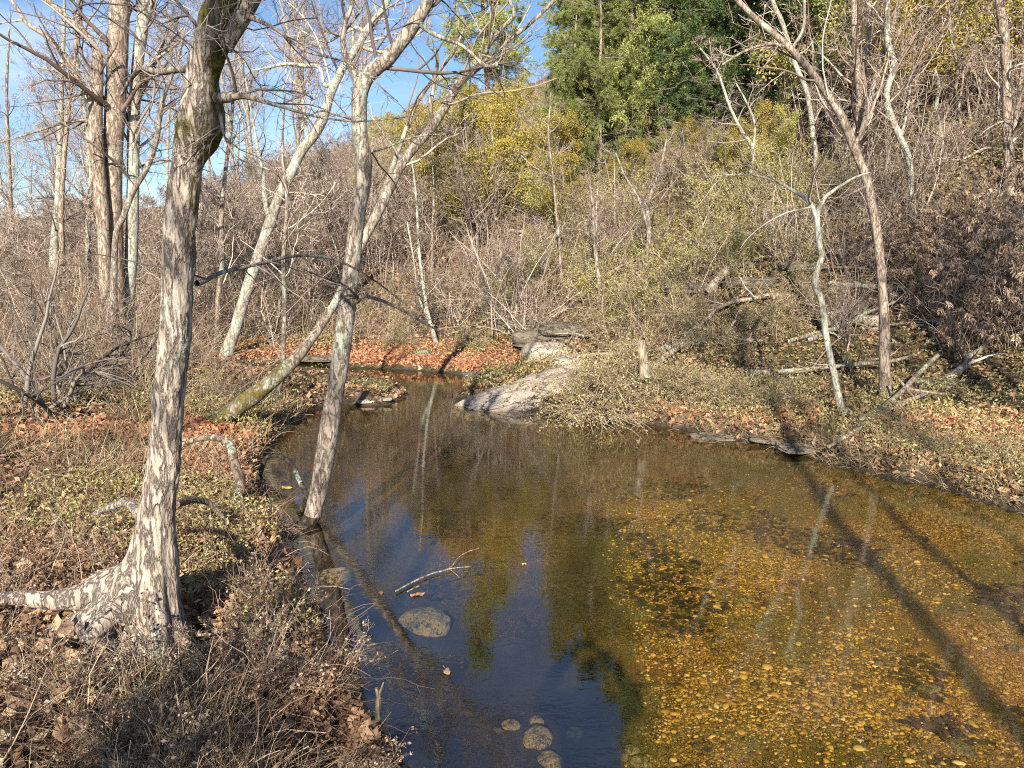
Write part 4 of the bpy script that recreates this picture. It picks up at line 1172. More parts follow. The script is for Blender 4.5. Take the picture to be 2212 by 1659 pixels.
b = hit(1105, 868)
rock('boulder', 'long smooth sloping sandstone boulder at the water edge in midstream view', (b[0] + 0.30, b[1] + 0.25, 0), (2.7, 1.2, 0.62), M['rock'], 3, 'boulder', rot=0.35, tilt=(0.12, -0.22), flat=0.6, amp=0.24, n=60, z=0.06, layers=0.06)
for i, (a, bb, sx, sy, sz, t, lab) in enumerate((
    (915, 768, 0.42, 0.3, 0.3, 0.0, 'small pale cream rock lying among the russet leaves on the far bank'),
    (1180, 768, 1.0, 0.7, 0.5, 0.0, 'square pale rock beneath the small dark overhang'),
    (1195, 735, 1.9, 0.9, 0.45, -0.12, 'layered ledge over the small dark hollow by the boulder'),
    (1130, 700, 1.6, 0.8, 0.35, -0.15, 'layered ledge up left of the hollow'),
    (1250, 715, 1.7, 0.8, 0.3, -0.15, 'layered ledge up right of the hollow'),
    (1640, 612, 1.5, 0.6, 0.2, -0.15, 'long flat ledge beside the fallen log on the slope'),
    (1500, 622, 1.3, 0.6, 0.2, -0.1, 'dark flat ledge left of the fallen log'),
    (1740, 580, 1.0, 0.6, 0.25, 0.0, 'ledge at the top of the slope just left of the crooked sapling'),
    (1440, 645, 1.2, 0.6, 0.2, -0.15, 'low ledge down left of the fallen log'),
    (1845, 672, 0.55, 0.4, 0.35, 0.0, 'yellowish stone just right of the crooked sapling halfway up'),
    (1800, 690, 0.5, 0.4, 0.4, 0.0, 'upright yellowish stone behind the crooked sapling'),
    (1880, 700, 0.45, 0.35, 0.3, 0.0, 'pale stone between the crooked sapling and the curving tree'),
    (1560, 945, 0.9, 0.4, 0.06, 0.0, 'flat pale slab at the right bank waterline'),
    (1745, 972, 0.8, 0.35, 0.06, 0.0, 'flat mossy slab at the foot of the right bank'),
    (1660, 957, 0.5, 0.3, 0.06, 0.0, 'small flat slab between two others at the waterline'),
    (960, 826, 0.5, 0.25, 0.1, 0.0, 'thin flat stone at the end of the leafy far bank'),
    (1050, 812, 0.9, 0.4, 0.16, 0.0, 'low slab at the corner of the far bank'),
    (690, 776, 1.6, 0.5, 0.12, 0.0, 'long pale slab along the far bank behind the creek tree'),
    (830, 866, 0.28, 0.16, 0.06, 0.0, 'small dark stone at the tip of the gravel bar'),
    (790, 868, 0.3, 0.14, 0.05, 0.0, 'thin flat stone along the front of the gravel bar'),
    (1230, 790, 0.8, 0.5, 0.3, 0.0, 'rock tucked under the brambles above the boulder'),
    (2030, 830, 0.8, 0.5, 0.16, 0.0, 'flat greenish stone beneath the crossed dead branches'),
    (720, 1250, 0.3, 0.25, 0.1, 0.0, 'grey stone half in the shaded water by the left bank'))):
    h_ = hit(a, bb)
    rock('rock', lab, h_, (sx, sy, sz), M['rock_ledge' if 'ledge' in lab or 'slab' in lab else 'rock' if i % 3 else 'rock_dark'], 10 + i, rot=t + 0.3 * math.sin(i * 2.1), tilt=(0.08, 0.05 * math.sin(i)), flat=0.75, amp=0.22, n=22, layers=0.12 if sx > 1.2 else 0.0)

# stones on the creek bed
def bedz(px, py):
    # look through the surface to the bed, then take the height there
    h_ = hit(px, py)
    return h_
for i, (a, bb, sx, sy, sz, lab) in enumerate((
    (918, 1352, 0.40, 0.36, 0.22, 'big round pale boulder under water beside the floating twig'),
    (1162, 1602, 0.20, 0.17, 0.12, 'round greenish stone under water at the bottom of the view'),
    (1160, 1563, 0.10, 0.08, 0.06, 'small flat stone touching the round greenish one from above'),
    (1104, 1570, 0.12, 0.09, 0.06, 'yellowish oval stone left of the round greenish one'),
    (1240, 1590, 0.12, 0.10, 0.07, 'dim stone inside the viewer\'s shadow'),
    (1190, 1650, 0.16, 0.12, 0.08, 'ochre stone cut by the bottom edge left of the shadow'),
    (1385, 1650, 0.11, 0.10, 0.07, 'rounded brown cobble at the bottom edge, right of the shadow'),
    (1345, 1637, 0.09, 0.07, 0.05, 'small amber cobble at the bottom edge against the shadow'),
    (1365, 1625, 0.10, 0.08, 0.05, 'dark cobble above the two brown ones at bottom edge'),
    (2005, 1492, 0.22, 0.11, 0.04, 'angular tan slab on the sunlit gravel at lower right'),
    (1965, 1502, 0.12, 0.06, 0.04, 'thin tan shard left of the angular slab'),
    (1952, 1525, 0.10, 0.08, 0.04, 'brown wedge shaped stone below the tan shard'),
    (1902, 1434, 0.10, 0.07, 0.04, 'pale round pebble in the middle of the sunlit gravel'),
    (2080, 1620, 0.2, 0.10, 0.05, 'yellow flat stone near the lower right corner'),
    (1612, 1297, 0.14, 0.08, 0.05, 'light green stone on the gravel left of the centre streak'),
    (1553, 1385, 0.10, 0.08, 0.05, 'cream coloured pointed stone above the olive patch'),
    (1770, 1150, 0.16, 0.06, 0.05, 'pale long stone far out on the gravel under the sapling reflection'),
    (2195, 1405, 0.14, 0.1, 0.06, 'tan stone near the right edge within the tree shadow'))):
    h_ = hit(a, bb)
    rock('stone', lab, h_, (sx, sy, sz), M['rock_wet'], 60 + i, 'stone', rot=i * 1.1, flat=0.3, amp=0.22, n=22, z=min(h_[2] + sz * 0.05, -0.05 - sz / 2))

# ------------------------------------------------------------------ logs and sticks
def log(name, label, rows, mat, cat, Y=None, sides=14, amp=0.1, seed=0, n=40, subs=(), ongr=False):
    if Y == 'ground':
        rows = [(a, b, w, gy_(a, b) * 0.955) for a, b, w in [r[:3] for r in rows]]
    p = px_path(rows, Y)
    o0 = np.array(p[0][:3])
    def mk(rr, sd):
        q = spline(rr, n)
        q[:, :3] -= o0
        mb = MB(); rough_tube(mb, q, sides, amp, sd, 6.0, cap=True)
        return mb
    if not subs:
        o = mk(p, seed).build(name, mat)
        o.location = [float(c) for c in o0]
        return tag(o, label, cat)
    root = empty(name, o0, label, cat)
    mk(p, seed).build('stem', mat, root)
    for i, s in enumerate(subs):
        mk(px_path(s, Y), seed + i + 1).build('branch', mat, root)
    return root
def gy_(a, b): return float(hit(a, b)[1])
# dead branches strewn over the slope
gd = np.random.default_rng(404)
for i in range(34):
    a, b_ = gd.uniform(1050, 2150), gd.uniform(480, 860)
    h_ = hit(a, b_)
    if terrain(np.array([h_[0]]), np.array([h_[1]]))[1][0] < 0.6: continue
    az_ = gd.uniform(-0.9, 0.9) + (math.pi if gd.random() < .5 else 0)
    L_ = gd.uniform(1.0, 2.8)
    t_ = np.linspace(0, 1, 7)
    xx = h_[0] + np.cos(az_) * L_ * t_ + gd.normal(0, .05, 7); yy = h_[1] + np.sin(az_) * L_ * t_ * 0.5
    zz = terrain(xx, yy)[0] + 0.05 + 0.25 * t_ * gd.uniform(0.3, 1)
    r_ = gd.uniform(0.02, 0.075) * (1 - 0.6 * t_)
    o0 = np.array([xx[0], yy[0], zz[0]])
    root = empty('dead_branch', o0, 'dead fallen branch lying on the brushy slope', 'branch', 'dead branches on the slope')
    q = spline(np.stack([xx - o0[0], yy - o0[1], zz - o0[2], r_], 1), 24)
    m_ = MB(); rough_tube(m_, q, 8, 0.12, i, 8.0, cap=True); m_.build('stem', M['bark_grey' if i % 2 else 'dead_wood'], root)
    m_ = MB(); C_, R_b, L_b = sprout(q[None, ::3, :3], q[None, ::3, 3], np.array([L_]), 7, 0.2, 1, 50, 0.4, 0.5, 6, 0.15, 0.03, 0.004, gd); m_.tubes(C_, R_b, 4); m_.build('twigs', M['twig'], root)
Yl = gy_(1540, 632)
log('fallen_log', 'short thick broken log lying uphill on the slope', [(1528, 632, 20), (1545, 610, 19), (1562, 592, 18), (1590, 570, 16)], M['bark_tan'], 'log', Yl, seed=2)
log('fallen_branch', 'dead forked branch propped up on the bank beside the curving tree', [(1860, 905, 12, 10.0), (1900, 885, 11, 10.3), (1945, 848, 11, 10.8), (1985, 806, 10, 11.3), (2025, 768, 9, 11.8)], M['dead_wood'], 'branch', seed=3,
    subs=[[(1955, 838, 7, 11), (1990, 845, 6, 11), (2050, 853, 5, 11)], [(1938, 815, 5, 11.1), (1955, 836, 6, 11), (1975, 860, 4, 10.8)]])
log('fallen_branch', 'long weathered branch sloping down to the water on the right bank', [(2000, 850, 8, 10.8), (1940, 876, 12, 10.4), (1890, 905, 12, 10), (1850, 930, 10, 9.7), (1815, 950, 9, 9.4), (1790, 965, 7, 9.2)], M['bark_tan'], 'branch', seed=5)
log('broken_stump', 'small splintered stump sticking up at the right waterline', [(1758, 985, 10, 9.75), (1757, 962, 9, 9.75), (1762, 940, 3, 9.75)], M['dead_wood'], 'stump', seed=6)
log('pale_stump', 'pale upright dead stump standing in the yellowish bramble heap', [(1393, 815, 24), (1390, 785, 22), (1386, 755, 20), (1384, 735, 16)], M['dead_wood'], 'stump', gy_(1400, 870), seed=7)
log('chewed_stub', 'thin pale chewed stub standing out of the shaded near bank', [(819, 1580, 15, 3.65), (816, 1540, 14, 3.65), (818, 1508, 14, 3.65), (813, 1486, 9, 3.65)], M['dead_wood'], 'stump', seed=8, n=24,
    subs=[[(816, 1508, 9, 3.65), (823, 1490, 6, 3.65), (828, 1474, 3, 3.65)]])
log('fallen_stick', 'yellow brown barkless stick lying on the shaded near bank', [(545, 1405, 10), (600, 1417, 13), (650, 1431, 12), (700, 1445, 11), (735, 1455, 6)], M['dead_wood'], 'branch', 'ground', seed=9)
log('fallen_stick', 'thin reddish stick low across the black shade beside the big trunk', [(360, 1380, 9), (385, 1371, 8), (440, 1371, 7), (480, 1367, 4)], M['bark_tan'], 'branch', 'ground', seed=10)
log('curved_root', 'thick dark stem bowed over the left bank between the big tree and creek tree', [(395, 958, 9, 7.6), (440, 946, 13, 7.6), (478, 948, 16, 7.5), (499, 966, 18, 7.4), (506, 1000, 20, 7.3), (519, 1040, 22, 7.2), (513, 1072, 23, 7.1), (495, 1098, 25, 7.0), (478, 1132, 28, 6.9)], M['bark_brown'], 'root', seed=11, n=70)
log('curved_root', 'pale low root curving along the ground right of the big trunk', [(380, 1090, 18, 5.6), (415, 1080, 16, 5.9), (450, 1086, 14, 6.1), (475, 1108, 11, 6.1), (490, 1135, 8, 6.0)], M['bark_brown'], 'root', seed=12, n=40)
log('arched_branch', 'thin dark branch looping from the water to the creek tree', [(545, 1075, 10, 8.0), (560, 1030, 11, 8.0), (575, 990, 10, 8.0), (600, 985, 9, 7.9), (628, 1000, 10, 7.8), (648, 1040, 11, 7.6), (664, 1075, 12, 7.4), (672, 1110, 12, 7.2)], M['bark_wet'], 'branch', seed=13, n=50)
log('curved_root', 'low wet root hooping under the creek tree at the waterline', [(540, 1060, 10, 8.0), (556, 1098, 14, 7.9), (590, 1120, 15, 7.7), (630, 1120, 16, 7.5), (655, 1095, 15, 7.4), (668, 1060, 10, 7.3)], M['bark_wet'], 'root', seed=14, n=50)
fz = G(880, 1265)[1]
def wpath(rows, dz=0.012):
    return [(a, b, w, float(G(a, b, dz)[1])) for a, b, w in rows]
log('floating_twig', 'bare pale forked twig floating on the blue reflection', wpath([(855, 1277, 4), (890, 1258, 4), (930, 1240, 4), (970, 1228, 3.4), (990, 1205, 2.5), (1010, 1192, 2), (1035, 1184, 1.5)], 0.02), M['dead_wood'], 'branch', sides=6, n=30, seed=15,
    subs=[wpath([(970, 1229, 3), (990, 1226, 2), (1018, 1224, 1.4)], 0.02), wpath([(972, 1230, 2), (985, 1240, 1.5), (992, 1248, 1.2)], 0.01), wpath([(880, 1278, 3), (895, 1270, 3), (905, 1266, 2)], 0.02)])

# sticks and dead stems strewn on the near bank
gs = np.random.default_rng(77)
for i in range(26):
    a, b_ = gs.uniform(20, 820), gs.uniform(1120, 1640)
    h_ = hit(a, b_)
    if terrain(np.array([h_[0]]), np.array([h_[1]]))[1][0] < 0.15: continue
    az_, L_ = gs.uniform(0, 6.28), gs.uniform(0.18, 0.7)
    t_ = np.linspace(0, 1, 6)
    xx = h_[0] + np.cos(az_) * L_ * t_ + gs.normal(0, .012, 6); yy = h_[1] + np.sin(az_) * L_ * t_ + gs.normal(0, .012, 6)
    zz = terrain(xx, yy)[0] + 0.05 + t_ * gs.uniform(0.0, 0.16)
    o = MB(); rough_tube(o, spline(np.stack([xx - xx[0], yy - yy[0], zz - zz[0], gs.uniform(0.004, 0.011) * (1 - 0.5 * t_)], 1), 20), 7, 0.12, i, 20.0, cap=True)
    o = o.build('stick', M['dead_wood' if i % 3 else 'bark_brown'])
    o.location = (xx[0], yy[0], zz[0])
    tag(o, 'short dead stick lying among the stalks of the near bank', 'stick', 'sticks on the near bank')

# leaves afloat
for i, (a, b_, s, mm, lab) in enumerate(((617, 1053, 0.15, 'yellow_leaf', 'large yellow leaf caught at the water edge by the creek tree'), (823, 1280, 0.07, 'litter_red', 'pinkish fallen leaf floating left of the pale twig'),
                                    (893, 1285, 0.07, 'litter_red', 'russet leaf floating under the foot of the pale twig'), (908, 1283, 0.09, 'litter', 'brown lobed leaf floating under the pale twig'),
                                    (966, 1450, 0.08, 'litter', 'tan leaf resting in the dark shallows'), (1132, 1218, 0.04, 'yellow_leaf', 'tiny yellow leaf afloat near the edge of the gravel'))):
    p_ = G(a, b_, 0.006)
    g2 = np.random.default_rng(i)
    ang = np.linspace(0, 2 * math.pi, 26, endpoint=False)
    rr = s / 2 * (1 - 0.32 * np.abs(np.sin(ang * 2.5)) ** 0.7)
    ring = np.stack([rr * np.cos(ang), rr * np.sin(ang) * 0.8, 0.006 * np.sin(ang * 3)], 1)
    v = np.vstack([[0, 0, 0.008], ring, [-s * 0.8, 0.003, 0.004], [-s * 0.8, -0.003, 0.004]])
    f = [(0, 1 + j, 1 + (j + 1) % 26) for j in range(26)] + [(1 + 13, 27, 28)]
    o = MB().add(v, f, g2.random(len(v)) * 0.4 + 0.4).build('floating_leaf', M[mm])
    o.location = tuple(p_); o.rotation_euler = (0.05, 0.03, i * 1.3)
    tag(o, lab, 'leaf')

# ------------------------------------------------------------------ ground cover
def polar(n, amin, amax, dmin, dmax, g, pw=1.0):
    az = np.radians(g.uniform(amin, amax, n))
    d = (dmin ** (1 - pw) + g.random(n) * (dmax ** (1 - pw) - dmin ** (1 - pw))) ** (1 / (1 - pw)) if pw != 1 else np.exp(g.uniform(np.log(dmin), np.log(dmax), n))
    return np.sin(az) * d, np.cos(az) * d, d
g = np.random.default_rng(300)
# pebbles on the bed
icov = None
def pebbles(n, g):
    x, y, d = polar(n * 5, -14, 42, 3.2, 11, g)
    z, dd, s = terrain(x, y)
    k = np.where((dd < -0.12) & (bed_darkness(x, y, dd) < 0.25 + 0.3 * g.random(len(x))) & (g.random(len(x)) < 0.25 + 0.75 * sstep(-0.1, 0.12, f2(x, y, 1.1, 4, 83))))[0][:n]
    x, y, z = x[k], y[k], z[k]
    n = len(k)
    u = np.linspace(0, math.pi, 5)[1:-1]; v = np.arange(7) * 2 * math.pi / 7
    base = np.array([(0, 0, 1.0)] + [(math.sin(a) * math.cos(b), math.sin(a) * math.sin(b), math.cos(a)) for a in u for b in v] + [(0, 0, -1.0)])
    f = [(0, 1 + j, 1 + (j + 1) % 7) for j in range(7)]
    for r in range(2):
        for j in range(7):
            a, b_, c, d_ = 1 + r * 7 + j, 1 + r * 7 + (j + 1) % 7, 8 + r * 7 + (j + 1) % 7, 8 + r * 7 + j
            f += [(a, d_, c), (a, c, b_)]
    f += [(15 + j, 22, 15 + (j + 1) % 7) for j in range(7)]
    f = np.array(f)
    sz = np.exp(g.normal(-5.25, 0.6, n))[:, None] * np.stack([g.uniform(0.7, 1.3, n), g.uniform(0.5, 1.0, n), g.uniform(0.2, 0.45, n)], 1)
    a = g.uniform(0, 6.28, n)
    V = base[None] * (1 + 0.18 * g.normal(size=(n, len(base), 1))) * sz[:, None]
    X = V[..., 0] * np.cos(a)[:, None] - V[..., 1] * np.sin(a)[:, None]
    Y = V[..., 0] * np.sin(a)[:, None] + V[..., 1] * np.cos(a)[:, None]
    V = np.stack([X + x[:, None], Y + y[:, None], V[..., 2] + z[:, None] + sz[:, 2:3] * 0.3], -1)
    fa = (np.arange(n)[:, None, None] * len(base) + f[None]).reshape(-1, 3)
    return MB().add(V.reshape(-1, 3), fa, np.repeat(g.random(n), len(base)))
M['sunk'] = fleck('sodden_leaf', [(0, (0.02, 0.014, 0.008)), (0.6, (0.07, 0.045, 0.02)), (1, (0.20, 0.11, 0.04))], objvar=False)
M['pebble'] = fleck('gravel_stone', [(0, (0.05, 0.03, 0.012)), (0.25, (0.16, 0.09, 0.022)), (0.6, (0.42, 0.245, 0.05)), (0.9, (0.58, 0.37, 0.09)), (1, (0.72, 0.56, 0.27))], objvar=False, rough=0.6)
tag(pebbles(70000, g).build('gravel', M['pebble']), 'amber gravel and small pebbles covering the shallow creek bed', 'gravel', kind='stuff')

SK, SB_ = hit(640, 1425), hit(818, 1580)
BT = bpy.data.objects['big_tree'].location
def scatter_pts(n, amin, amax, dmin, dmax, g, test, pw=1.0, clear=False):
    x, y, d = polar(n, amin, amax, dmin, dmax, g, pw)
    z, dd, s = terrain(x, y)
    k = test(x, y, z, dd, s)
    if clear:                                # bare bark of the root flare
        k &= np.hypot((x - BT.x + 0.25) / 0.85, (y - BT.y + 0.15) / 0.55) > 1
        k &= np.hypot((x - SK[0]) / 0.42, (y - SK[1] + 0.05) / 0.2) > 1
        k &= np.hypot(x - SB_[0], (y - SB_[1] + 0.08)) > 0.14
        k &= hollow(x, y) < g.random(len(x)) * 0.9
    return x[k], y[k], z[k], d[k]

# fallen leaves: everywhere on dry ground, russet drifts in places
dry = lambda x, y, z, dd, s: dd > 0.05
x, y, z, d = scatter_pts(210000, -42, 42, 2.6, 42, g, dry)
lm = MB().leaves(np.stack([x, y, z + g.uniform(0.0, 0.05, len(x))], 1), g.uniform(0.035, 0.085, len(x)) * (1 + d / 22), g.beta(1.6, 2.2, len(x)), flat=0.62)
tag(lm.build('leaf_litter', M['litter']), 'brown fallen leaves carpeting both banks and the slope', 'fallen leaves', kind='stuff')
rz = [(G(900, 775, 0.2), 1.7, 0.8), (G(1010, 790, 0.2), 0.9, 0.5), (G(700, 765, .3), 1.2, 0.6), (G(1440, 905, 0.2), 0.55, 0.4), (hit(2110, 940), 0.9, 0.6), (hit(2190, 920), 0.7, 0.5), (hit(2180, 990), 0.7, 0.3), (hit(230, 935), 1.3, 0.35), (hit(430, 925), 0.9, 0.3), (hit(1700, 890), 0.6, 0.35), (hit(550, 755), 1.3, 0.6), (hit(470, 1010), 0.8, 0.3)]
C = []
for c, a, b_ in rz:
    n_ = int(5200 * a * b_ * (1.5 if c[1] > 14 else 1))
    xx, yy = c[0] + g.normal(0, a * .6, n_), c[1] + g.normal(0, b_ * .9, n_)
    zz, dd, ss = terrain(xx, yy)
    k = dd > 0.08
    C.append(np.stack([xx[k], yy[k], zz[k] + g.uniform(0.01, 0.06, k.sum())], 1))
C = np.concatenate(C)
lm = MB().leaves(C, g.uniform(0.05, 0.11, len(C)), flat=0.5)
tag(lm.build('russet_leaves', M['litter_red']), 'drifts of russet oak leaves along the banks', 'fallen leaves', kind='stuff')

# low dull green and straw-coloured cover
pat = lambda x, y, th, sd: f2(x, y, 0.35, 4, sd) > th
x, y, z, d = scatter_pts(420000, -42, 42, 2.8, 48, g, lambda x, y, z, dd, s: (dd > 0.1) & ~((y < 17.8) & (y > 12.5) & (x > -5) & (x < -1) & (g.random(len(x)) < .7)) & (f2(x, y, 0.35, 4, 61) + 0.25 * f2(x, y, 1.6, 3, 62) > np.where(s > 0, np.where(x > 1.5, -0.22, -0.06), np.where(x < 0, np.where(y < 6, 0.20, 0.04), 0.05))), clear=True)
lm = MB().leaves(np.stack([x, y, z + g.uniform(0.01, 0.16, len(x)) * (1 + d / 40)], 1), g.uniform(0.012, 0.030, len(x)) * (1 + d / 11), flat=0.3, aspect=0.4)
tag(lm.build('ground_cover', M['groundveg']), 'pale olive low plants covering the banks and the slope', 'ground cover', kind='stuff')

def stems(x, y, z, g, L, r, k, lean, droop, wig=0.12, up=0.0):
    n = len(x)
    D = np.stack([g.normal(0, lean, n), g.normal(0, lean, n), np.ones(n)], 1)
    C = grow(np.stack([x, y, z - 0.02], 1), D, L, k, wig, droop, g)
    R = r[:, None] * np.linspace(1, 0.35, k)[None]
    return C, R
# dry grass and weed stalks on the near left bank
x, y, z, d = scatter_pts(46000, -42, -1, 2.4, 14, g, lambda x, y, z, dd, s: (dd > 0.06) & (y < 12.5) & (f2(x, y, 1.6, 4, 91) + 0.5 * f2(x, y, 0.5, 2, 92) > -0.02 - 0.015 * y) & (s <= 0) & (x < 0.3), clear=True)
C, R = stems(x, y, z, g, g.uniform(0.08, 0.50, len(x)) * sstep(0.1, 1, vnoise(np.stack([x, y, 0 * x], 1) * 1.3) * 1.4), g.uniform(0.001, 0.0029, len(x)) * (1 + d / 9), 5, 0.7, -0.14)
mb = MB(); mb.tubes(C, R, 3)
tag(mb.build('dry_grass', M['straw']), 'dry straw coloured grass and stalks matted over the left bank', 'dry grass', kind='stuff')
x, y, z, d = scatter_pts(110000, 5, 42, 6.5, 20, g, lambda x, y, z, dd, s: (dd > 0.0) & (dd < 1.3) & (s < 3) & ((dd < 0.3) | (f2(x, y, 1.3, 3, 99) > 0.0)))
C, R = stems(x, y, z, g, g.uniform(0.08, 0.32, len(x)), g.uniform(0.0014, 0.003, len(x)), 5, 0.8, -0.22)
mb = MB(); mb.tubes(C, R, 3)
tag(mb.build('bank_grass', M['straw']), 'pale dry grass fringe hanging over the right bank edge', 'dry grass', kind='stuff')
# red brown tangle of dead bramble and stalks close by
x, y, z, d = scatter_pts(15000, -42, -1, 2.4, 9, g, lambda x, y, z, dd, s: (dd > 0.04) & (s <= 0) & (x < 0.3), clear=True)
C, R = stems(x, y, z, g, g.uniform(0.15, 0.6, len(x)), g.uniform(0.001, 0.0048, len(x)), 7, 0.9, -0.16, 0.22)
mb = MB(); mb.tubes(C, R, 3)
C2, R2, L2 = sprout(C, R, np.full(len(C), 0.3), 3, 0.2, 1.0, 50, 0.4, 0.6, 4, 0.2, -0.05, 0.0006, g)
mb.tubes(C2, R2, 3)
tag(mb.build('dead_tangle', M['tangle']), 'red brown tangle of dead stems on the near bank', 'undergrowth', kind='stuff')
x, y, z, d = scatter_pts(52000, -42, -1, 2.4, 7, g, lambda x, y, z, dd, s: (dd > 0.03) & (x < 0.3), clear=True)
tag(MB().leaves(np.stack([x, y, z + g.uniform(0.01, 0.10, len(x))], 1), g.uniform(0.025, 0.07, len(x)), g.beta(1.8, 1.8, len(x)), flat=0.4, bend=0.5).build('near_leaf_litter', M['litter']), 'curled brown leaves caught among the stalks of the near bank', 'fallen leaves', kind='stuff')
x, y, z, d = scatter_pts(5200, -42, -1, 2.5, 6.5, g, lambda x, y, z, dd, s: (dd > 0.05) & (x < 0.3) & (f2(x, y, 1.2, 3, 123) > -0.05), clear=False)
tag(MB().leaves(np.stack([x, y, z + g.uniform(0.05, 0.17, len(x))], 1), g.uniform(0.05, 0.12, len(x)), g.beta(2.4, 1.4, len(x)), flat=0.45, bend=0.7).build('large_fallen_leaves', M['litter']), 'large pale curled leaves lying on top of the near bank stalks', 'fallen leaves', kind='stuff')
# dark sodden leaves on the creek bed
x, y, z, d = scatter_pts(22000, -8, 42, 3.2, 9.5, g, lambda x, y, z, dd, s: (dd < -0.15) & (f2(x, y, 1.4, 4, 95) > 0.16))
tag(MB().leaves(np.stack([x, y, z + g.uniform(0.012, 0.02, len(x))], 1), g.uniform(0.03, 0.085, len(x)), g.random(len(x)) * 0.7, flat=0.93, bend=0.08, aspect=0.7).build('sunken_leaves', M['sunk']), 'dark sodden leaves lying on the creek bed', 'fallen leaves', kind='stuff')
# thicket floor: thin arching stems over the slope and the far flat
x, y, z, d = scatter_pts(60000, -42, 42, 10, 60, g, lambda x, y, z, dd, s: (dd > 0.5) & ((s > 0.6) | (x < -3) & (y > 11)) & ~((y < 19.5) & (y > 12) & (x > -6) & (s < 1)) & (f2(x, y, 0.45, 4, 97) > np.where((x > 1) & (s < 14), 0.08, -0.25)))
C, R = stems(x, y, z, g, g.uniform(0.35, 1.5, len(x)), g.uniform(0.002, 0.0045, len(x)) * (1 + d / 40), 6, 0.6, -0.10, 0.16)
mb = MB(); mb.tubes(C, R, 3)
kk = g.integers(0, len(C), len(C) // 1)
C2, R2, L2 = sprout(C[kk], R[kk], np.full(len(kk), 0.7), 1, 0.2, 0.9, 50, 0.6, 0.7, 4, 0.15, 0.0, 0.0018, g)
mb.tubes(C2, R2, 3)
tag(mb.build('thicket_undergrowth', M['bramble']), 'knee high tangle of thin bare stems over the slope and far flat', 'undergrowth', kind='stuff')

# weeds: brown dead stalk clumps on the near bank, separate plants
wd = []
for i in range(4):
    gg = np.random.default_rng(950 + i)
    root = empty('dead_weed', (0, 0, 0), '', 'weed')
    n_ = 12
    C, R = stems(gg.normal(0, .03, n_), gg.normal(0, .03, n_), np.zeros(n_), gg, gg.uniform(0.3, 0.62, n_), gg.uniform(0.0016, 0.003, n_), 8, 0.45, -0.03, 0.10)
    mb = MB(); mb.tubes(C, R, 4)
    C2, R2, L2 = sprout(C, R, np.full(n_, 0.5), 9, 0.3, 1.0, 35, 0.35, 0.6, 5, 0.12, 0.0, 0.0009, gg)
    mb.tubes(C2, R2, 3)
    C3, R3, L3 = sprout(C2, R2, L2, 5, 0.2, 1.0, 40, 0.4, 0.7, 4, 0.15, 0.0, 0.0008, gg)
    mb.tubes(C3, R3, 3)
    mb.build('stalks', M['bramble'], root)
    c = C3[:, 1:].reshape(-1, 3)
    MB().leaves(c[gg.integers(0, len(c), 420)] + gg.normal(size=(420, 3)) * 0.006, gg.uniform(0.008, 0.028, 420), flat=0.2).build('leaves', M['dead_leaf'], root)  # the seed heads of the stalks, built as small leaf shapes
    wd.append(root)
W = []
while len(W) < 34:
    a, b_ = g.uniform(0, 860), g.uniform(1180, 1700)
    h_ = G(a, b_, 0.35)
    if terrain(np.array([h_[0]]), np.array([h_[1]]))[1][0] > 0.1 and not (240 < a < 420 and b_ < 1400):
        W.append((h_[0], h_[1]))
scatter_copies(wd, W, 'dead brown weed stalk with seed heads on the near bank', 'dead weeds on the near bank', 0.5, 1.0, g, 0.25)
# scattered green and yellow leaves by the foot of the big tree
x, y, z, d = scatter_pts(1600, -40, -12, 2.7, 7, g, lambda x, y, z, dd, s: (dd > 0.3) & (f2(x, y, 1.2, 3, 71) > 0.12))
tag(MB().leaves(np.stack([x, y, z + g.uniform(0.04, 0.12, len(x))], 1), g.uniform(0.025, 0.05, len(x)), flat=0.5, aspect=0.9).build('green_ground_leaves', M['green_leaf']), 'small green leaves around the foot of the big tree', 'ground cover', kind='stuff')
# ------------------------------------------------------------------ the person behind the camera, whose shadow falls on the water
def mat_plain(name, col, rough=0.8):
    m, nt, b = newmat(name)
    n = noise(nt, 60, 3, 0.6)
    nt.links.new(mixc(nt, n, tuple(c * 0.8 for c in col), tuple(min(1, c * 1.15) for c in col)), b.inputs['Base Color'])
    b.inputs['Roughness'].default_value = rough
    return m
def skinned(name, verts, edges, radii, mat, parent, lv=2, rootv=0):
    me = bpy.data.meshes.new(name)
    me.from_pydata([tuple(v) for v in verts], edges, [])
    o = bpy.data.objects.new(name, me)
    COL.objects.link(o)
    sk = o.modifiers.new('skin', 'SKIN')
    sk.use_smooth_shade = True
    for i, v in enumerate(me.skin_vertices[0].data):
        r = radii[i]
        v.radius = r if isinstance(r, tuple) else (r, r)
        v.use_root = i == rootv
    sb = o.modifiers.new('sub', 'SUBSURF'); sb.levels = lv; sb.render_levels = lv
    dg = bpy.context.evaluated_depsgraph_get()
    nm = bpy.data.meshes.new_from_object(o.evaluated_get(dg))
    o.modifiers.clear()
    o.data = nm
    nm.materials.clear(); nm.materials.append(mat)
    o.parent = parent
    return o
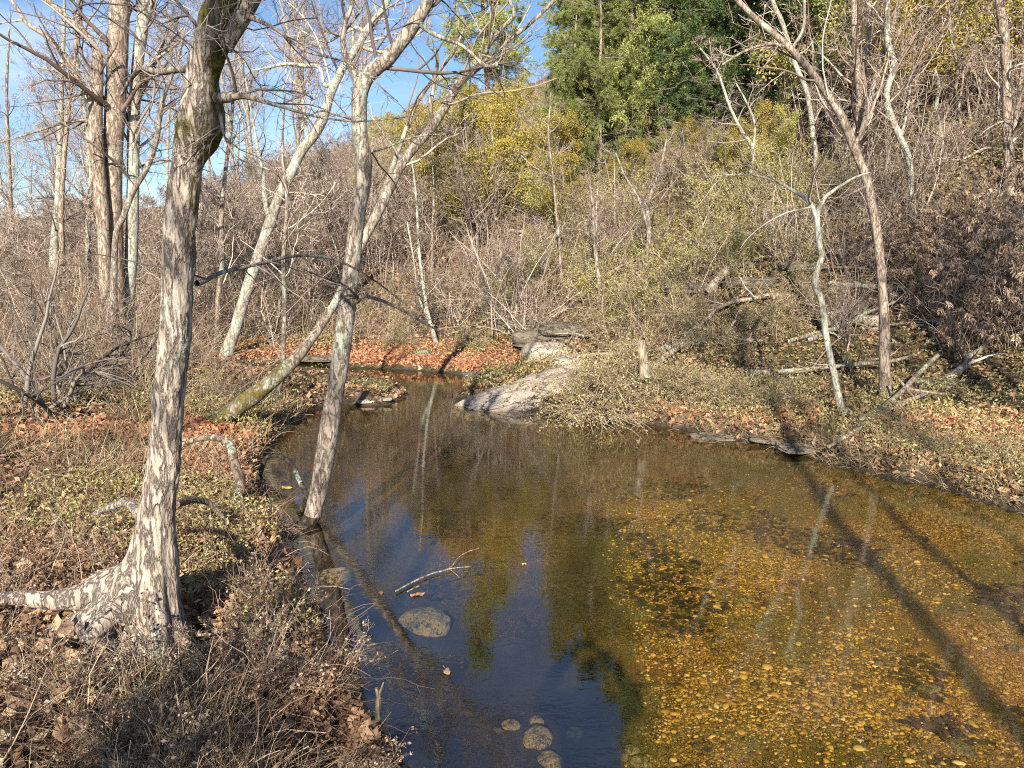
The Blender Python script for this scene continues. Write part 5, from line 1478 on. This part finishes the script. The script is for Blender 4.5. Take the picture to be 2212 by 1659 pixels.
def person():
    M['skin'] = mat_plain('skin', (0.55, 0.36, 0.26), 0.6)
    M['coat'] = mat_plain('dark_coat', (0.05, 0.06, 0.09))
    M['jeans'] = mat_plain('jeans', (0.06, 0.08, 0.14))
    M['phone'] = mat_plain('black_glass', (0.01, 0.01, 0.012), 0.2)
    M['hair'] = mat_plain('brown_hair', (0.08, 0.05, 0.03))
    px_, py_ = 0.03, -0.40
    gz = ground(px_, py_)
    top = 1.72
    root = empty('person', (px_, py_, gz), 'person in a dark coat holding up a phone, seen only as shadow on the water', 'person')
    zt = H - gz                                # height of the lens above the feet
    hz = zt - 0.03                             # head centre: the lens is held just above the eyes
    s = hz / 1.62
    J = {'pel': (0, 0, .95), 'wa': (0, 0, 1.08), 'ch': (0, .01, 1.28), 'ub': (0, 0, 1.40), 'nk': (0, .01, 1.50), 'hd': (0, .02, 1.60), 'tp': (0, .02, 1.70)}
    v, e, r = [], [], []
    def add(p, rad, par=None):
        v.append(np.array(p) * np.array([1, 1, s])); r.append(rad)
        if par is not None: e.append((par, len(v) - 1))
        return len(v) - 1
    a = add(J['pel'], (.17, .12)); b = add(J['wa'], (.155, .11), a); c = add(J['ch'], (.18, .125), b); u = add(J['ub'], (.15, .10), c)
    n = add(J['nk'], .062, u); h = add((0, .02, 1.585), (.075, .09), n); h2 = add((0, .02, 1.66), (.072, .088), h); h3 = add((0, .01, 1.72), (.045, .055), h2)
    ends = []
    for sx in (-1, 1):
        sh = add((sx * .19, 0, 1.41), .068, u); el = add((sx * .33, .13, 1.33), .048, sh); fo = add((sx * .23, .25, 1.47), .040, el); wr = add((sx * .100, .335, 1.575), .029, fo); pm = add((sx * .080, .36, 1.62), (.034, .018), wr)
        ends.append(pm)
        hp = add((sx * .10, 0, .86), .098, a); kn = add((sx * .12, .02, .49), .062, hp); an = add((sx * .13, -.01, .10), .045, kn); ft = add((sx * .14, .06, .045), .042, an); add((sx * .15, .17, .03), .034, ft)
    skinned('body', v, e, r, M['skin'], root)
    # five unequal bent fingers and a thumb per hand, closed on the phone's edges
    for sx in (-1, 1):
        for k, ln in enumerate((.060, .072, .078, .074)):
            bs = np.array([sx * .076, .360, (1.612 + .018 * k)]) * [1, 1, s]
            vv = [bs, bs + [sx * .004, .020, .004], bs + [-sx * ln * .35, .033, .004], bs + [-sx * ln * .8, .030, .002]]
            skinned('finger', vv, [(0, 1), (1, 2), (2, 3)], [.010, .009, .0085, .0075], M['skin'], root, 1)
        bs = np.array([sx * .074, .350, 1.605]) * [1, 1, s]
        skinned('thumb', [bs, bs + [sx * -.006, -.018, .010], bs + [-sx * .034, -.012, .028], bs + [-sx * .052, -.004, .036]], [(0, 1), (1, 2), (2, 3)], [.013, .011, .010, .009], M['skin'], root, 1)
    # coat and trousers, cut just outside the body
    v2, e2, r2 = [], [], []
    def add2(p, rad, par=None):
        v2.append(np.array(p) * np.array([1, 1, s])); r2.append(rad)
        if par is not None: e2.append((par, len(v2) - 1))
        return len(v2) - 1
    a = add2((0, 0, .80), (.21, .155)); b = add2((0, 0, 1.05), (.19, .14), a); c = add2((0, .01, 1.28), (.215, .155), b); u = add2((0, 0, 1.42), (.17, .12), c); add2((0, .01, 1.475), (.085, .085), u)
    for sx in (-1, 1):
        sh = add2((sx * .20, 0, 1.41), .088, u); el = add2((sx * .315, .20, 1.36), .066, sh); fo = add2((sx * .23, .25, 1.47), .054, el); add2((sx * .115, .40, 1.59), .042, fo)
    skinned('coat', v2, e2, r2, M['coat'], root)
    v2, e2, r2 = [], [], []
    a = add2((0, 0, .92), (.175, .125))
    for sx in (-1, 1):
        hp = add2((sx * .10, 0, .84), .112, a); kn = add2((sx * .12, .02, .49), .078, hp); add2((sx * .13, -.01, .12), .066, kn)
    skinned('trousers', v2, e2, r2, M['jeans'], root)
    for sx in (-1, 1):
        skinned('shoe', [np.array([sx * .13, -.05, .05]), np.array([sx * .14, .06, .045]), np.array([sx * .15, .19, .035])], [(0, 1), (1, 2)], [.052, .052, .042], M['coat'], root, 1)
    # head: face features and hair
    skinned('hair', [np.array([0, -.02, 1.62]) * [1, 1, s], np.array([0, -.015, 1.69]) * [1, 1, s], np.array([0, .01, 1.735]) * [1, 1, s]], [(0, 1), (1, 2)], [(.082, .09), (.084, .092), .055], M['hair'], root, 2)
    for sx in (-1, 1):
        skinned('ear', [np.array([sx * .078, .015, 1.60]) * [1, 1, s], np.array([sx * .084, .005, 1.625]) * [1, 1, s]], [(0, 1)], [.012, .014], M['skin'], root, 1)
        skinned('eye', [np.array([sx * .032, .100, 1.612]) * [1, 1, s], np.array([sx * .032, .106, 1.612]) * [1, 1, s]], [(0, 1)], [.010, .009], M['phone'], root, 1)
    skinned('nose', [np.array([0, .098, 1.612]) * [1, 1, s], np.array([0, .122, 1.578]) * [1, 1, s]], [(0, 1)], [.010, .015], M['skin'], root, 1)
    skinned('mouth', [np.array([-.022, .098, 1.545]) * [1, 1, s], np.array([0, .106, 1.543]) * [1, 1, s], np.array([.022, .098, 1.545]) * [1, 1, s]], [(0, 1), (1, 2)], [.006, .008, .006], mat_plain('lip', (0.4, 0.18, 0.15)), root, 1)
    # the phone, lens at the camera
    pw, ph, pt = 0.155, 0.074, 0.008
    vb = [(x, y, z) for x in (-pw / 2, pw / 2) for y in (-pt / 2, pt / 2) for z in (-ph / 2, ph / 2)]
    ph_ = MB().add(vb, [(0, 1, 3, 2), (4, 6, 7, 5), (0, 4, 5, 1), (2, 3, 7, 6), (0, 2, 6, 4), (1, 5, 7, 3)], 0.5).build('phone', M['phone'], smooth=False)
    ph_.location = (px_, -0.03, H - 0.012)
    bv = ph_.modifiers.new('bevel', 'BEVEL'); bv.width = 0.003; bv.segments = 3
    tag(ph_, 'phone held up in both hands of the person behind the viewpoint', 'phone')
person()
